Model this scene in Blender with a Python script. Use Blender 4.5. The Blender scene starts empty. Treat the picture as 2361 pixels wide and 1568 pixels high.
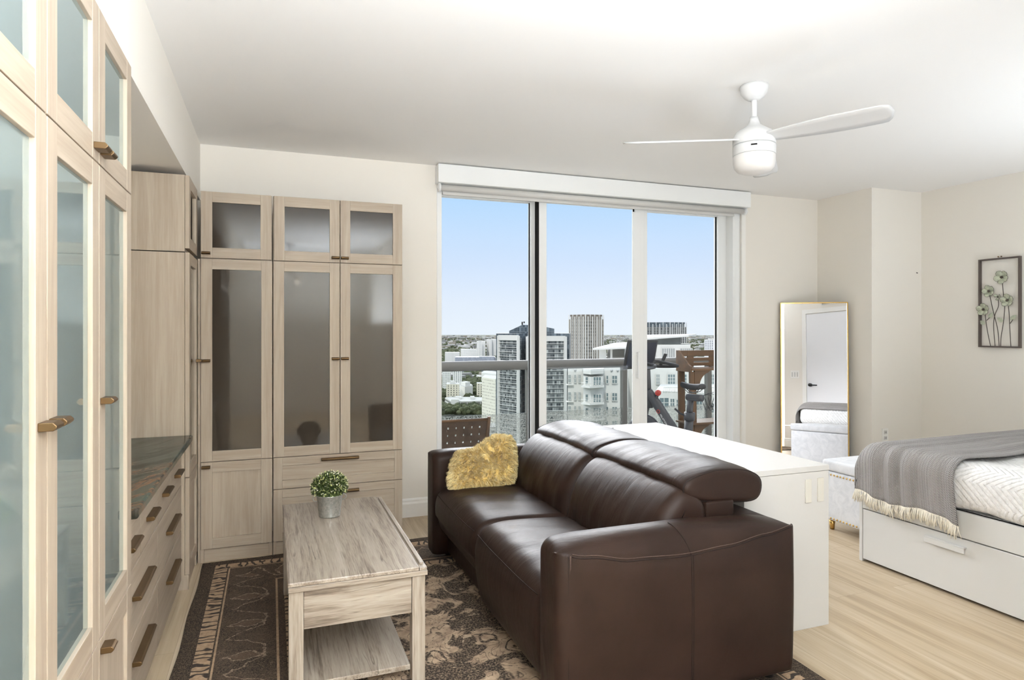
import bpy, math, random
from mathutils import Vector, Matrix, noise
random.seed(7)
PI = math.pi
scene = bpy.context.scene
COL = scene.collection

# ------------------------------------------------------------------ helpers
def lin(r, g=None, b=None):
    if g is None: g = b = r
    f = lambda v: (v/255/12.92) if v/255 <= .04045 else ((v/255+.055)/1.055)**2.4
    return (f(r), f(g), f(b), 1)

class NT:
    """small node builder"""
    def __init__(s, name):
        s.m = bpy.data.materials.new(name); s.m.use_nodes = True
        s.t = s.m.node_tree; s.t.nodes.clear()
        s.out = s.t.nodes.new('ShaderNodeOutputMaterial')
    def n(s, typ, **kw):
        nd = s.t.nodes.new('ShaderNode'+typ)
        for k, v in kw.items():
            if k.startswith('_'): setattr(nd, k[1:], v)
            else: s.set(nd.inputs[k.replace('__', ' ')], v)
        return nd
    def set(s, inp, v):
        if isinstance(v, bpy.types.NodeSocket): s.t.links.new(v, inp)
        elif isinstance(v, bpy.types.Node): s.t.links.new(v.outputs[0], inp)
        else: inp.default_value = v
    def math(s, op, a, b=0.0, c=0.0, clamp=False):
        nd = s.t.nodes.new('ShaderNodeMath'); nd.operation = op; nd.use_clamp = clamp
        s.set(nd.inputs[0], a); s.set(nd.inputs[1], b); s.set(nd.inputs[2], c)
        return nd.outputs[0]
    def vmath(s, op, a, b):
        nd = s.t.nodes.new('ShaderNodeVectorMath'); nd.operation = op
        s.set(nd.inputs[0], a); s.set(nd.inputs[1], b); return nd.outputs[0]
    def mix(s, fac, a, b, blend='MIX'):
        nd = s.t.nodes.new('ShaderNodeMix'); nd.data_type = 'RGBA'; nd.blend_type = blend
        s.set(nd.inputs[0], fac); s.set(nd.inputs[6], a); s.set(nd.inputs[7], b)
        return nd.outputs[2]
    def ramp(s, fac, stops, interp='LINEAR'):
        nd = s.t.nodes.new('ShaderNodeValToRGB'); nd.color_ramp.interpolation = interp
        e = nd.color_ramp.elements
        while len(e) < len(stops): e.new(.5)
        for el, (p, c) in zip(e, stops):
            el.position = p; el.color = c if len(c) == 4 else (*c, 1)
        s.set(nd.inputs[0], fac); return nd.outputs[0]
    def obj(s): return s.n('TexCoord').outputs['Object']
    def world(s): return s.n('NewGeometry').outputs['Position']
    def scale(s, v, sc): return s.vmath('MULTIPLY', v, sc)
    def sep(s, v):
        nd = s.n('SeparateXYZ', Vector=v); return nd.outputs
    def comb(s, x, y, z):
        nd = s.n('CombineXYZ'); s.set(nd.inputs[0], x); s.set(nd.inputs[1], y); s.set(nd.inputs[2], z); return nd.outputs[0]
    def noise(s, v, sc, detail=3, rough=.55, dist=0.0, what=0):
        nd = s.n('TexNoise', Vector=v, Scale=sc, Detail=detail, Roughness=rough, Distortion=dist); return nd.outputs[what]
    def bump(s, h, strength=.3, dist=.01):
        return s.n('Bump', Height=h, Strength=strength, Distance=dist).outputs[0]
    def principled(s, color, rough=.5, spec=.5, metal=0.0, bump=None, **kw):
        p = s.n('BsdfPrincipled')
        s.set(p.inputs['Base Color'], color); s.set(p.inputs['Roughness'], rough)
        s.set(p.inputs['Specular IOR Level'], spec); s.set(p.inputs['Metallic'], metal)
        if bump is not None: s.set(p.inputs['Normal'], bump)
        for k, v in kw.items(): s.set(p.inputs[k.replace('__', ' ')], v)
        return p.outputs[0]
    def done(s, sh):
        s.set(s.out.inputs[0], sh); return s.m

def plain(name, color, rough=.5, spec=.5, metal=0.0, nz=0.0, nsc=30, bump=0.0, bd=.002, **kw):
    k = NT(name); c = color; b = None
    if nz or bump:
        f = k.noise(k.obj(), nsc, 4)
        if nz:
            d = tuple(max(0, v*(1-nz)) for v in color[:3])+(1,); e = tuple(min(1, v*(1+nz)) for v in color[:3])+(1,)
            c = k.ramp(f, [(.3, d), (.7, e)])
        if bump: b = k.bump(f, bump, bd)
    return k.done(k.principled(c, rough, spec, metal, b, **kw))

class MB:
    """collects geometry that becomes ONE mesh object"""
    def __init__(s): s.v = []; s.f = []; s.mi = []; s.sm = []
    def add(s, v, f, mi=0, smooth=False):
        o = len(s.v); s.v += [tuple(p) for p in v]
        for q in f: s.f.append(tuple(o+i for i in q)); s.mi.append(mi); s.sm.append(smooth)
        return s
    def box(s, x0, x1, y0, y1, z0, z1, mi=0):
        v = [(x, y, z) for z in (z0, z1) for y in (y0, y1) for x in (x0, x1)]
        return s.add(v, [(0, 2, 3, 1), (4, 5, 7, 6), (0, 1, 5, 4), (2, 6, 7, 3), (0, 4, 6, 2), (1, 3, 7, 5)], mi)
    def bar(s, a, b, w, h, mi=0, up=(0, 0, 1)):
        """rectangular bar from a to b"""
        a = Vector(a); b = Vector(b); d = (b-a).normalized(); u = Vector(up)
        if abs(d.dot(u)) > .98: u = Vector((0, 1, 0))
        r = d.cross(u).normalized(); u = r.cross(d)
        v = []
        for p in (a, b):
            for i, j in ((-1, -1), (1, -1), (1, 1), (-1, 1)): v.append(p+r*(i*w/2)+u*(j*h/2))
        return s.add(v, [(0, 1, 2, 3), (7, 6, 5, 4), (0, 4, 5, 1), (1, 5, 6, 2), (2, 6, 7, 3), (3, 7, 4, 0)], mi)
    def tube(s, pts, r, n=8, mi=0, cap=True, closed=False):
        pts = [Vector(p) for p in pts]; N = len(pts); rr = r if isinstance(r, (list, tuple)) else [r]*N
        v = []; f = []; prev = None
        for i, p in enumerate(pts):
            if closed: t = pts[(i+1) % N]-pts[i-1]
            else: t = pts[min(i+1, N-1)]-pts[max(i-1, 0)]
            t.normalize()
            if prev is None:
                u = Vector((0, 0, 1)) if abs(t.z) < .9 else Vector((1, 0, 0))
            else: u = prev
            a = t.cross(u).normalized(); u = a.cross(t).normalized(); prev = u
            for k in range(n):
                an = 2*PI*k/n; v.append(p+(a*math.cos(an)+u*math.sin(an))*rr[i])
        M = N if closed else N-1
        for i in range(M):
            j = (i+1) % N
            for k in range(n): f.append((i*n+k, i*n+(k+1) % n, j*n+(k+1) % n, j*n+k))
        if cap and not closed: f.append(tuple(range(n))[::-1]); f.append(tuple((N-1)*n+k for k in range(n)))
        return s.add(v, f, mi, True)
    def lathe(s, prof, n=32, c=(0, 0, 0), mi=0, smooth=True):
        v = []; f = []
        for r, z in prof:
            for k in range(n):
                a = 2*PI*k/n; v.append((c[0]+max(r, 1e-5)*math.cos(a), c[1]+max(r, 1e-5)*math.sin(a), c[2]+z))
        for i in range(len(prof)-1):
            for k in range(n): f.append((i*n+k, i*n+(k+1) % n, (i+1)*n+(k+1) % n, (i+1)*n+k))
        return s.add(v, f, mi, smooth)
    def prism(s, poly, h0, h1, axis='z', mi=0):
        """polygon (2D) extruded; axis z: (x,y); y: (x,z); x: (y,z)"""
        n = len(poly); g = {'z': lambda p, h: (p[0], p[1], h), 'y': lambda p, h: (p[0], h, p[1]), 'x': lambda p, h: (h, p[0], p[1])}[axis]
        v = [g(p, h0) for p in poly]+[g(p, h1) for p in poly]
        f = [tuple(range(n)), tuple(range(2*n-1, n-1, -1))]+[(i, n+i, n+(i+1) % n, (i+1) % n) for i in range(n)]
        return s.add(v, f, mi)
    def rbox(s, x0, x1, y0, y1, z0, z1, r=.02, seg=4, n=(1, 1, 1), mi=0, fn=None):
        """rounded box; fn deforms each vertex"""
        def axis(a, b, k):
            L = b-a; rr = min(r, L/2-1e-5); c = [a+rr*(1-math.cos(PI/2*i/seg)) for i in range(seg)]
            m = [a+rr+(L-2*rr)*i/k for i in range(k+1)]
            return c+m+[b-(q-a) for q in c[::-1]]
        A = (axis(x0, x1, n[0]), axis(y0, y1, n[1]), axis(z0, z1, n[2]))
        lo = (x0, y0, z0); hi = (x1, y1, z1)
        idx = {}; v = []; f = []
        def vid(i, j, k):
            key = (i, j, k)
            if key in idx: return idx[key]
            p = [A[0][i], A[1][j], A[2][k]]
            rr = [min(r, (hi[q]-lo[q])/2-1e-5) for q in range(3)]
            c = [min(max(p[q], lo[q]+rr[q]), hi[q]-rr[q]) for q in range(3)]
            d = [(p[q]-c[q])/rr[q] for q in range(3)]
            L = math.sqrt(sum(t*t for t in d))
            m = max(abs(t) for t in d)
            if L > 1e-9:
                p = [c[q]+d[q]/L*rr[q]*(1 if m > .999 else 1) for q in range(3)]
            p = tuple(p)
            if fn: p = fn(*p)
            idx[key] = len(v); v.append(p); return idx[key]
        X, Y, Z = len(A[0]), len(A[1]), len(A[2])
        for k, fl in ((0, 0), (Z-1, 1)):
            for i in range(X-1):
                for j in range(Y-1):
                    q = (vid(i, j, k), vid(i+1, j, k), vid(i+1, j+1, k), vid(i, j+1, k)); f.append(q if fl else q[::-1])
        for j, fl in ((0, 1), (Y-1, 0)):
            for i in range(X-1):
                for k in range(Z-1):
                    q = (vid(i, j, k), vid(i+1, j, k), vid(i+1, j, k+1), vid(i, j, k+1)); f.append(q if fl else q[::-1])
        for i, fl in ((0, 0), (X-1, 1)):
            for j in range(Y-1):
                for k in range(Z-1):
                    q = (vid(i, j, k), vid(i, j+1, k), vid(i, j+1, k+1), vid(i, j, k+1)); f.append(q if fl else q[::-1])
        return s.add(v, f, mi, True)
    def sweep(s, prof, y0, y1, r=.03, ny=10, seg=5, mi=0, fn=None, cap_in=.0):
        """closed profile (x,z) swept along y with pillowed ends; fn(x,y,z) deforms"""
        n = len(prof); P = [Vector((a, 0, b)) for a, b in prof]
        area = sum(P[i].x*P[(i+1) % n].z-P[(i+1) % n].x*P[i].z for i in range(n))
        sg = 1 if area > 0 else -1
        N = []
        for i in range(n):
            t = (P[(i+1) % n]-P[i-1]).normalized(); N.append(Vector((t.z, 0, -t.x))*sg)
        st = []
        for i in range(seg): a = PI/2*i/seg; st.append((y0+r*(1-math.sin(a)), r*(1-math.cos(a))))
        st = [(y0+r*(1-math.sin(PI/2*i/seg)), r*(1-math.cos(PI/2*i/seg))) for i in range(seg, 0, -1)]
        st += [(y0+r+(y1-y0-2*r)*i/ny, 0) for i in range(ny+1)]
        st += [(y1-r*(1-math.sin(PI/2*i/seg)), r*(1-math.cos(PI/2*i/seg))) for i in range(1, seg+1)]
        v = []; f = []
        for y, ins in st:
            for i in range(n):
                q = P[i]-N[i]*ins; p = (q.x, y, q.z)
                v.append(fn(*p) if fn else p)
        for a in range(len(st)-1):
            for i in range(n):
                q = (a*n+i, a*n+(i+1) % n, (a+1)*n+(i+1) % n, (a+1)*n+i)
                f.append(q[::-1] if sg > 0 else q)
        c0 = tuple(range(n)); c1 = tuple((len(st)-1)*n+i for i in range(n))
        f.append(c0 if sg > 0 else c0[::-1]); f.append(c1[::-1] if sg > 0 else c1)
        return s.add(v, f, mi, True)
    def xf(s, M):
        s.v = [tuple(M @ Vector(p)) for p in s.v]; return s
    def build(s, name, mats, parent=None, bevel=0, bseg=2, loc=None, rotz=0):
        me = bpy.data.meshes.new(name); me.from_pydata(s.v, [], s.f)
        for m in (mats if isinstance(mats, (list, tuple)) else [mats]): me.materials.append(m)
        me.polygons.foreach_set('material_index', s.mi); me.polygons.foreach_set('use_smooth', s.sm); me.update()
        o = bpy.data.objects.new(name, me); COL.objects.link(o)
        if parent: o.parent = parent
        if loc: o.location = loc
        if rotz: o.rotation_euler.z = rotz
        if bevel:
            b = o.modifiers.new('bevel', 'BEVEL'); b.width = bevel; b.segments = bseg; b.limit_method = 'ANGLE'; b.angle_limit = math.radians(40)
        return o

def smooth_closed(pts, k=4):
    """Catmull-Rom through a closed list of 2D points"""
    n = len(pts); o = []
    for i in range(n):
        p0, p1, p2, p3 = pts[i-1], pts[i], pts[(i+1) % n], pts[(i+2) % n]
        for j in range(k):
            t = j/k
            o.append(tuple(.5*((2*b)+(c-a)*t+(2*a-5*b+4*c-d)*t*t+(3*b-a-3*c+d)*t**3) for a, b, c, d in zip(p0, p1, p2, p3)))
    return o
def smooth_open(pts, k=6):
    n = len(pts); o = []
    for i in range(n-1):
        p0 = pts[max(i-1, 0)]; p1 = pts[i]; p2 = pts[i+1]; p3 = pts[min(i+2, n-1)]
        for j in range(k):
            t = j/k
            o.append(tuple(.5*((2*b)+(c-a)*t+(2*a-5*b+4*c-d)*t*t+(3*b-a-3*c+d)*t**3) for a, b, c, d in zip(p0, p1, p2, p3)))
    o.append(tuple(pts[-1])); return o

def tag(o, label, cat, group=None, kind=None):
    o['label'] = label; o['category'] = cat
    if group: o['group'] = group
    if kind: o['kind'] = kind
    return o
def thing(name, label, cat, loc=(0, 0, 0), rotz=0, group=None):
    o = bpy.data.objects.new(name, None); COL.objects.link(o); o.empty_display_size = .1
    o.location = loc; o.rotation_euler.z = rotz
    return tag(o, label, cat, group)
def struct(o): o['kind'] = 'structure'; return o

# ------------------------------------------------------------------ camera
F_PX, PSI, HC = 1480.0, .3585, 1.35
cam_d = bpy.data.cameras.new('camera'); cam = bpy.data.objects.new('camera', cam_d); COL.objects.link(cam)
cam_d.sensor_width = 36; cam_d.lens = 36*F_PX/2361; cam_d.shift_y = -26/2361
cam_d.clip_start = .03; cam_d.clip_end = 30000
cam.location = (0, 0, HC); cam.rotation_euler = (PI/2, 0, -PSI)
scene.camera = cam
SP, CP = math.sin(PSI), math.cos(PSI)
def at(px, py, d):
    """a world point: photo pixel at forward distance d (used to plan the far city)"""
    u = (px-1180.5)/F_PX; v = (758-py)/F_PX
    return Vector((d*(SP+u*CP), d*(CP-u*SP), HC+d*v))

# ------------------------------------------------------------------ materials
def wall_mat(name, col):
    k = NT(name); f = k.noise(k.world(), 90, 3)
    return k.done(k.principled(col, .85, .2, bump=k.bump(f, .04, .004)))
M_wall = wall_mat('painted wall', lin(234, 229, 220))
M_ceil = wall_mat('painted ceiling', lin(240, 238, 235))
M_trim = plain('white trim paint', lin(240, 238, 233), .45)
M_white = plain('white lacquer', lin(208, 206, 202), .5, .22)
M_bedwhite = plain('white foil board', lin(207, 206, 203), .4, .5)
M_upvc = plain('white aluminium', lin(236, 237, 236), .4)
M_fan = plain('matt white fan', lin(216, 216, 215), .5, .3)
M_black = plain('black rubber', lin(22, 22, 24), .6)
M_dark = plain('dark gap', lin(30, 28, 27), .9, .1)

def wood(name, c0, c1, grain_axis, sc=1.0, rough=.5, contrast=.5, bump=.12):
    k = NT(name); p = k.obj()
    st = {'x': (1.2, 26, 26), 'y': (26, 1.2, 26), 'z': (26, 26, 1.2)}[grain_axis]
    q = k.scale(p, tuple(v*sc for v in st))
    a = k.noise(q, 1.0, 6, .62, .6); b = k.noise(k.scale(p, tuple(v*sc*5 for v in st)), 1.0, 3, .6)
    f = k.math('ADD', k.math('MULTIPLY', a, .7), k.math('MULTIPLY', b, .3))
    c = k.ramp(f, [(.5-.25*contrast, c0), (.5+.25*contrast, c1)])
    return k.done(k.principled(c, rough, .4, bump=k.bump(f, bump, .002)))
OAK0, OAK1 = lin(156, 140, 122), lin(174, 160, 142)
M_oakv = wood('pale oak vertical', OAK0, OAK1, 'z')
M_oakh = wood('pale oak horizontal', OAK0, OAK1, 'x')
M_bronze = plain('brushed bronze', lin(104, 82, 55), .36, .5, .8)

def frosted(name, base_c, tint, ior):
    k = NT(name)
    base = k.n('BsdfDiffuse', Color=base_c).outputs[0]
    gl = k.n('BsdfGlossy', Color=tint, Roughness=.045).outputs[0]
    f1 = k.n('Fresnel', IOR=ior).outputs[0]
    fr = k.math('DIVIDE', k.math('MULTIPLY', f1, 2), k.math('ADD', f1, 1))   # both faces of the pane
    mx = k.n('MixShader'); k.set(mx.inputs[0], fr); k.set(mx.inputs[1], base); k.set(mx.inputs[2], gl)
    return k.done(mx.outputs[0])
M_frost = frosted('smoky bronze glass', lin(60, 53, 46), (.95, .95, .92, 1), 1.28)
M_frost_refl = frosted('reflection tinted frosted glass', lin(116, 127, 126), (.90, 1, 1, 1), 1.45)  # same glass as the smoky one, base lightened to stand in for grazing reflection

def clear_glass(name='window glass', tint=(1, 1, 1, 1), ior=1.45):
    k = NT(name)
    tr = k.n('BsdfTransparent', Color=tint).outputs[0]; gl = k.n('BsdfGlossy', Roughness=.0).outputs[0]
    fr = k.math('MULTIPLY', k.n('Fresnel', IOR=ior).outputs[0], .22)   # reflection weakened, so the lit room does not veil the balcony
    mx = k.n('MixShader'); k.set(mx.inputs[0], fr); k.set(mx.inputs[1], tr); k.set(mx.inputs[2], gl)
    return k.done(mx.outputs[0])
M_glass = clear_glass()
M_rail_glass = clear_glass('balustrade glass', (.93, .95, .94, 1))

def textured_glass():
    k = NT('pebbled privacy glass')
    f = k.noise(k.obj(), 75, 2, .6)
    fac = k.ramp(f, [(.44, (0, 0, 0, 1)), (.56, (1, 1, 1, 1))])
    tr = k.n('BsdfTransparent', Color=(.86, .88, .86, 1)).outputs[0]
    df = k.n('BsdfTranslucent', Color=lin(150, 152, 148)).outputs[0]
    d2 = k.n('BsdfDiffuse', Color=lin(120, 122, 118)).outputs[0]
    ad = k.n('MixShader'); k.set(ad.inputs[0], .5); k.set(ad.inputs[1], df); k.set(ad.inputs[2], d2)
    mx = k.n('MixShader'); k.set(mx.inputs[0], k.math('MULTIPLY', fac, .62)); k.set(mx.inputs[1], tr); k.set(mx.inputs[2], ad.outputs[0])
    return k.done(mx.outputs[0])
M_pebble = textured_glass()

def leather():
    k = NT('dark brown leather'); p = k.obj()
    big = k.noise(p, 5, 3); pores = k.n('TexVoronoi', Vector=p, Scale=420).outputs['Distance']
    wr = k.noise(k.scale(p, (5, 22, 5)), 1.0, 3, .5, 1.2)
    h = k.math('ADD', k.math('MULTIPLY', wr, .8), k.math('MULTIPLY', pores, .10))
    c = k.ramp(big, [(.3, lin(37, 26, 21)), (.7, lin(46, 33, 27))])
    rg = k.math('ADD', .36, k.math('MULTIPLY', k.noise(p, 60, 3), .1))
    return k.done(k.principled(c, rg, .2, bump=k.bump(h, .30, .006), IOR=1.42))
M_leather = leather()
M_stitch = plain('leather stitching', lin(76, 59, 50), .85, nz=.3, nsc=260)
M_leather_dark = plain('dark leather piping', lin(34, 25, 21), .75, .2)

def floor_mat():
    k = NT('light oak planks'); p = k.world(); x, y, z = k.sep(p)[0:3]
    br = k.n('TexBrick', Vector=k.comb(y, x, 0), Scale=1.0, **{'Mortar__Size': .0012, 'Brick__Width': 1.5, 'Row__Height': .19, 'Mortar__Smooth': .1, 'Bias': 0.0})
    br.offset = .37; br.inputs['Color1'].default_value = (0, 0, 0, 1); br.inputs['Color2'].default_value = (1, 1, 1, 1); br.inputs['Mortar'].default_value = (.5, .5, .5, 1)
    rnd = k.sep(br.outputs['Color'])[0]
    sh = k.comb(x, k.math('ADD', y, k.math('MULTIPLY', rnd, 7.3)), k.math('MULTIPLY', rnd, 5))
    a = k.noise(k.scale(sh, (11, .55, 1)), 1.0, 5, .6, 1.0); b = k.noise(k.scale(sh, (90, 3, 1)), 1.0, 3, .6)
    f = k.math('ADD', k.math('ADD', k.math('MULTIPLY', a, .72), k.math('MULTIPLY', b, .2)), k.math('MULTIPLY', rnd, .10))
    c = k.ramp(f, [(.30, lin(142, 120, 93)), (.48, lin(177, 158, 130)), (.66, lin(197, 181, 157))])
    c = k.mix(k.math('MULTIPLY', br.outputs['Fac'], .45), c, lin(120, 98, 72))
    return k.done(k.principled(c, .42, .4, bump=k.bump(k.math('SUBTRACT', f, br.outputs['Fac']), .1, .002)))
M_floor = floor_mat()

# rug, local coordinates = world x,y ; bands by distance from the edge
RUG = (-.365, 1.985, .75, 4.06)
def rug_mat():
    k = NT('distressed oriental rug'); p = k.world(); x, y, z = k.sep(p)[0:3]
    dx = k.math('MINIMUM', k.math('SUBTRACT', x, RUG[0]), k.math('SUBTRACT', RUG[1], x))
    dy = k.math('MINIMUM', k.math('SUBTRACT', y, RUG[2]), k.math('SUBTRACT', RUG[3], y))
    d = k.math('MINIMUM', dx, dy)
    # coordinate along the border, whichever edge is nearer
    near_x = k.math('LESS_THAN', dx, dy)
    al = k.math('ADD', k.math('MULTIPLY', near_x, y), k.math('MULTIPLY', k.math('SUBTRACT', 1, near_x), x))
    speck = k.noise(p, 260, 2, .7); mid = k.noise(p, 45, 4, .65); big = k.noise(p, 7, 4, .6, .8)
    tan, tan2, dk, dk2, gr = lin(178, 152, 124), lin(150, 126, 102), lin(42, 37, 34), lin(66, 58, 52), lin(120, 114, 106)
    dark = k.mix(k.ramp(speck, [(.42, (0, 0, 0, 1)), (.66, (1, 1, 1, 1))]), dk, lin(112, 96, 80))
    light = k.mix(k.ramp(mid, [(.35, (0, 0, 0, 1)), (.65, (1, 1, 1, 1))]), tan2, tan)
    # squiggles for the narrow guard bands
    sq = k.n('TexWave', Vector=k.comb(k.math('MULTIPLY', al, 1.0), k.math('MULTIPLY', d, .55), 0), Scale=7.0, Distortion=9.0, Detail=2.0, **{'Detail__Scale': 2.2}).outputs['Fac']
    guard = k.mix(k.ramp(sq, [(.16, (1, 1, 1, 1)), (.34, (0, 0, 0, 1))]), light, dk2)
    # main border: dark ground with worn diamonds, leaf outlines and a stepped vine
    wob = k.math('MULTIPLY', k.math('SUBTRACT', k.noise(p, 14, 3), .5), .07)
    wob2 = k.math('MULTIPLY', k.math('SUBTRACT', k.noise(k.scale(p, (1, 1, 3)), 19, 3), .5), .06)
    dw = k.math('ADD', d, wob); aw = k.math('ADD', al, wob2)
    per = .31
    ro = k.math('ABSOLUTE', k.math('SUBTRACT', k.math('MODULO', k.math('ADD', aw, 40.085), per), per/2))
    dia = k.math('ADD', k.math('MULTIPLY', ro, 1.25), k.math('MULTIPLY', k.math('ABSOLUTE', k.math('SUBTRACT', dw, .262)), .62))
    ring = k.math('MULTIPLY', k.math('GREATER_THAN', dia, .044), k.math('LESS_THAN', dia, .056)); core = k.math('LESS_THAN', dia, .040)
    step = k.math('PINGPONG', k.math('ADD', aw, .07), per/2)
    vine = k.math('ABSOLUTE', k.math('SUBTRACT', dw, k.math('ADD', .185, k.math('MULTIPLY', k.math('SMOOTH_MIN', step, .10, .02), 1.55))))
    vmask = k.math('LESS_THAN', vine, .0060)
    iso = k.math('ABSOLUTE', k.math('SINE', k.math('MULTIPLY', k.noise(p, 11, 3, .55, 1.2), 26)))
    curl = k.math('LESS_THAN', iso, .17)
    worn = k.ramp(k.noise(p, 85, 3, .7), [(.40, (.15, .15, .15, 1)), (.58, (1, 1, 1, 1))])
    b_dark = k.mix(k.ramp(big, [(.38, (0, 0, 0, 1)), (.72, (.7, .7, .7, 1))]), dark, lin(92, 78, 67))
    border = k.mix(k.math('MULTIPLY', k.math('MULTIPLY', curl, worn), .30), b_dark, lin(150, 130, 110))
    border = k.mix(k.math('MULTIPLY', core, .42), border, lin(118, 98, 82))
    border = k.mix(k.math('MULTIPLY', k.math('MULTIPLY', k.math('MAXIMUM', vmask, ring), worn), .75), border, lin(172, 150, 128))
    # field: tan ground, ragged dark scrollwork, rosettes and fine outlines
    wp = k.vmath('ADD', p, k.scale(k.vmath('SUBTRACT', k.n('TexNoise', Vector=p, Scale=5.0, Detail=2.0).outputs['Color'], (.5, .5, .5)), (.16, .16, 0)))
    w1 = k.n('TexNoise', Vector=wp, Scale=5.2, Detail=6.0, Roughness=.62, Distortion=.8).outputs[0]
    blot = k.ramp(w1, [(.472, (0, 0, 0, 1)), (.505, (1, 1, 1, 1))])
    nl = k.n('TexNoise', Vector=wp, Scale=6.5, Detail=2.0, Roughness=.5, Distortion=1.0).outputs[0]
    iso2 = k.math('ABSOLUTE', k.math('SINE', k.math('MULTIPLY', nl, 30)))
    lines = k.ramp(iso2, [(.10, (1, 1, 1, 1)), (.26, (0, 0, 0, 1))])
    tear = k.ramp(k.noise(p, 110, 3, .75), [(.36, (.1, .1, .1, 1)), (.54, (1, 1, 1, 1))])
    vor = k.n('TexVoronoi', Vector=wp, Scale=3.1); vd = vor.outputs['Distance']
    pet = k.ramp(k.math('ABSOLUTE', k.math('SINE', k.math('MULTIPLY', vd, 34))), [(.30, (1, 1, 1, 1)), (.5, (0, 0, 0, 1))])
    near = k.ramp(vd, [(.22, (1, 1, 1, 1)), (.30, (0, 0, 0, 1))])
    pet = k.math('MULTIPLY', pet, near)
    fl_light = k.mix(k.ramp(k.noise(p, 22, 3), [(.35, (0, 0, 0, 1)), (.65, (1, 1, 1, 1))]), lin(186, 162, 136), lin(150, 128, 108))
    fmask = k.math('MULTIPLY', k.math('MAXIMUM', k.math('MAXIMUM', blot, k.math('MULTIPLY', lines, .85)), pet), k.math('ADD', .25, k.math('MULTIPLY', tear, .72)))
    field = k.mix(fmask, fl_light, dk)
    hi = k.ramp(k.n('TexNoise', Vector=wp, Scale=7.0, Detail=3.0, Roughness=.6, Distortion=1.5).outputs[0], [(.62, (0, 0, 0, 1)), (.66, (1, 1, 1, 1))])
    field = k.mix(k.math('MULTIPLY', hi, .7), field, lin(196, 174, 148))
    def band(lo): return k.math('GREATER_THAN', d, lo)
    c = dark
    c = k.mix(band(.07), c, guard); c = k.mix(band(.135), c, dark); c = k.mix(band(.142), c, light); c = k.mix(band(.150), c, border)
    c = k.mix(band(.385), c, light); c = k.mix(band(.395), c, b_dark); c = k.mix(band(.425), c, guard); c = k.mix(band(.48), c, light); c = k.mix(band(.487), c, field)
    thread = k.math('SINE', k.math('MULTIPLY', y, 900))
    c = k.mix(k.math('MULTIPLY', k.math('GREATER_THAN', thread, .4), .22), c, lin(60, 52, 46))
    return k.done(k.principled(c, .95, .1, bump=k.bump(k.math('ADD', speck, mid), .5, .004)))
M_rug = rug_mat()

def rustic(axis):
    k = NT('grey washed oak '+axis); p = k.obj()
    st = {'x': (1.0, 26, 26), 'y': (26, 1.0, 26), 'z': (28, 28, 1.0)}[axis]
    w = k.n('TexNoise', Vector=p, Scale=2.6, Detail=2.0).outputs['Color']
    p2 = k.vmath('ADD', p, k.scale(k.vmath('SUBTRACT', w, (.5, .5, .5)), (.045, .045, .045)))
    a = k.noise(k.scale(p2, st), 1.0, 6, .65, .8); b = k.noise(k.scale(p, tuple(v*7 for v in st)), 1.0, 3, .7)
    pch = k.noise(k.scale(p, {'x': (1.5, 5, 5), 'y': (5, 1.5, 5), 'z': (5, 5, 1.5)}[axis]), 1.0, 2)
    f = k.math('ADD', k.math('ADD', k.math('MULTIPLY', a, .5), k.math('MULTIPLY', b, .34)), k.math('MULTIPLY', pch, .22))
    c = k.ramp(f, [(.36, lin(66, 56, 47)), (.45, lin(114, 101, 88)), (.53, lin(150, 138, 124)), (.68, lin(172, 162, 149))])
    cr = k.noise(k.scale(p2, tuple(v*.42 for v in st)), 1.0, 3, .5, .5)
    crack = k.ramp(k.math('ABSOLUTE', k.math('SUBTRACT', cr, .5)), [(.0, (1, 1, 1, 1)), (.008, (0, 0, 0, 1))])
    crack = k.math('MULTIPLY', crack, k.ramp(k.noise(p, 4, 2), [(.56, (0, 0, 0, 1)), (.62, (1, 1, 1, 1))]))
    c = k.mix(k.math('MULTIPLY', crack, .8), c, lin(62, 50, 40))
    # saw marks across the grain in patches
    ax = {'x': 0, 'y': 1, 'z': 2}[axis]
    saw = k.math('GREATER_THAN', k.math('SINE', k.math('MULTIPLY', k.sep(p)[ax], 620)), .35)
    pm = k.ramp(k.noise(k.scale(p, {'x': (2, 9, 9), 'y': (9, 2, 9), 'z': (9, 9, 2)}[axis]), 1.0, 1), [(.64, (0, 0, 0, 1)), (.68, (1, 1, 1, 1))])
    c = k.mix(k.math('MULTIPLY', k.math('MULTIPLY', saw, pm), .35), c, lin(96, 80, 64))
    return k.done(k.principled(c, .34, .5, bump=k.bump(k.math('SUBTRACT', f, crack), .16, .003)))
M_rusx, M_rusy, M_rusz = rustic('x'), rustic('y'), rustic('z')

def marble():
    k = NT('dark green quartzite'); p = k.obj()
    w = k.n('TexNoise', Vector=p, Scale=1.8, Detail=4.0).outputs['Color']
    rot = k.n('Mapping', Vector=p, Rotation=(0, 0, .5)).outputs[0]
    p2 = k.vmath('ADD', k.scale(rot, (11.0, 1.6, 1)), k.scale(w, (2.6, 2.0, .9)))
    a = k.noise(p2, 1.0, 6, .62, .4)
    c = k.ramp(a, [(.30, lin(16, 21, 19)), (.42, lin(38, 48, 42)), (.485, lin(74, 86, 76)), (.525, lin(62, 64, 54)), (.555, lin(118, 88, 66)), (.585, lin(60, 56, 47)), (.68, lin(18, 24, 21))])
    v = k.ramp(k.math('ABSOLUTE', k.math('SUBTRACT', k.noise(p2, .8, 3), .5)), [(.0, (1, 1, 1, 1)), (.006, (0, 0, 0, 1))])
    c = k.mix(k.math('MULTIPLY', v, .4), c, lin(140, 122, 98))
    return k.done(k.principled(c, .22, .2, IOR=1.35))
M_marble = marble()

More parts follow.
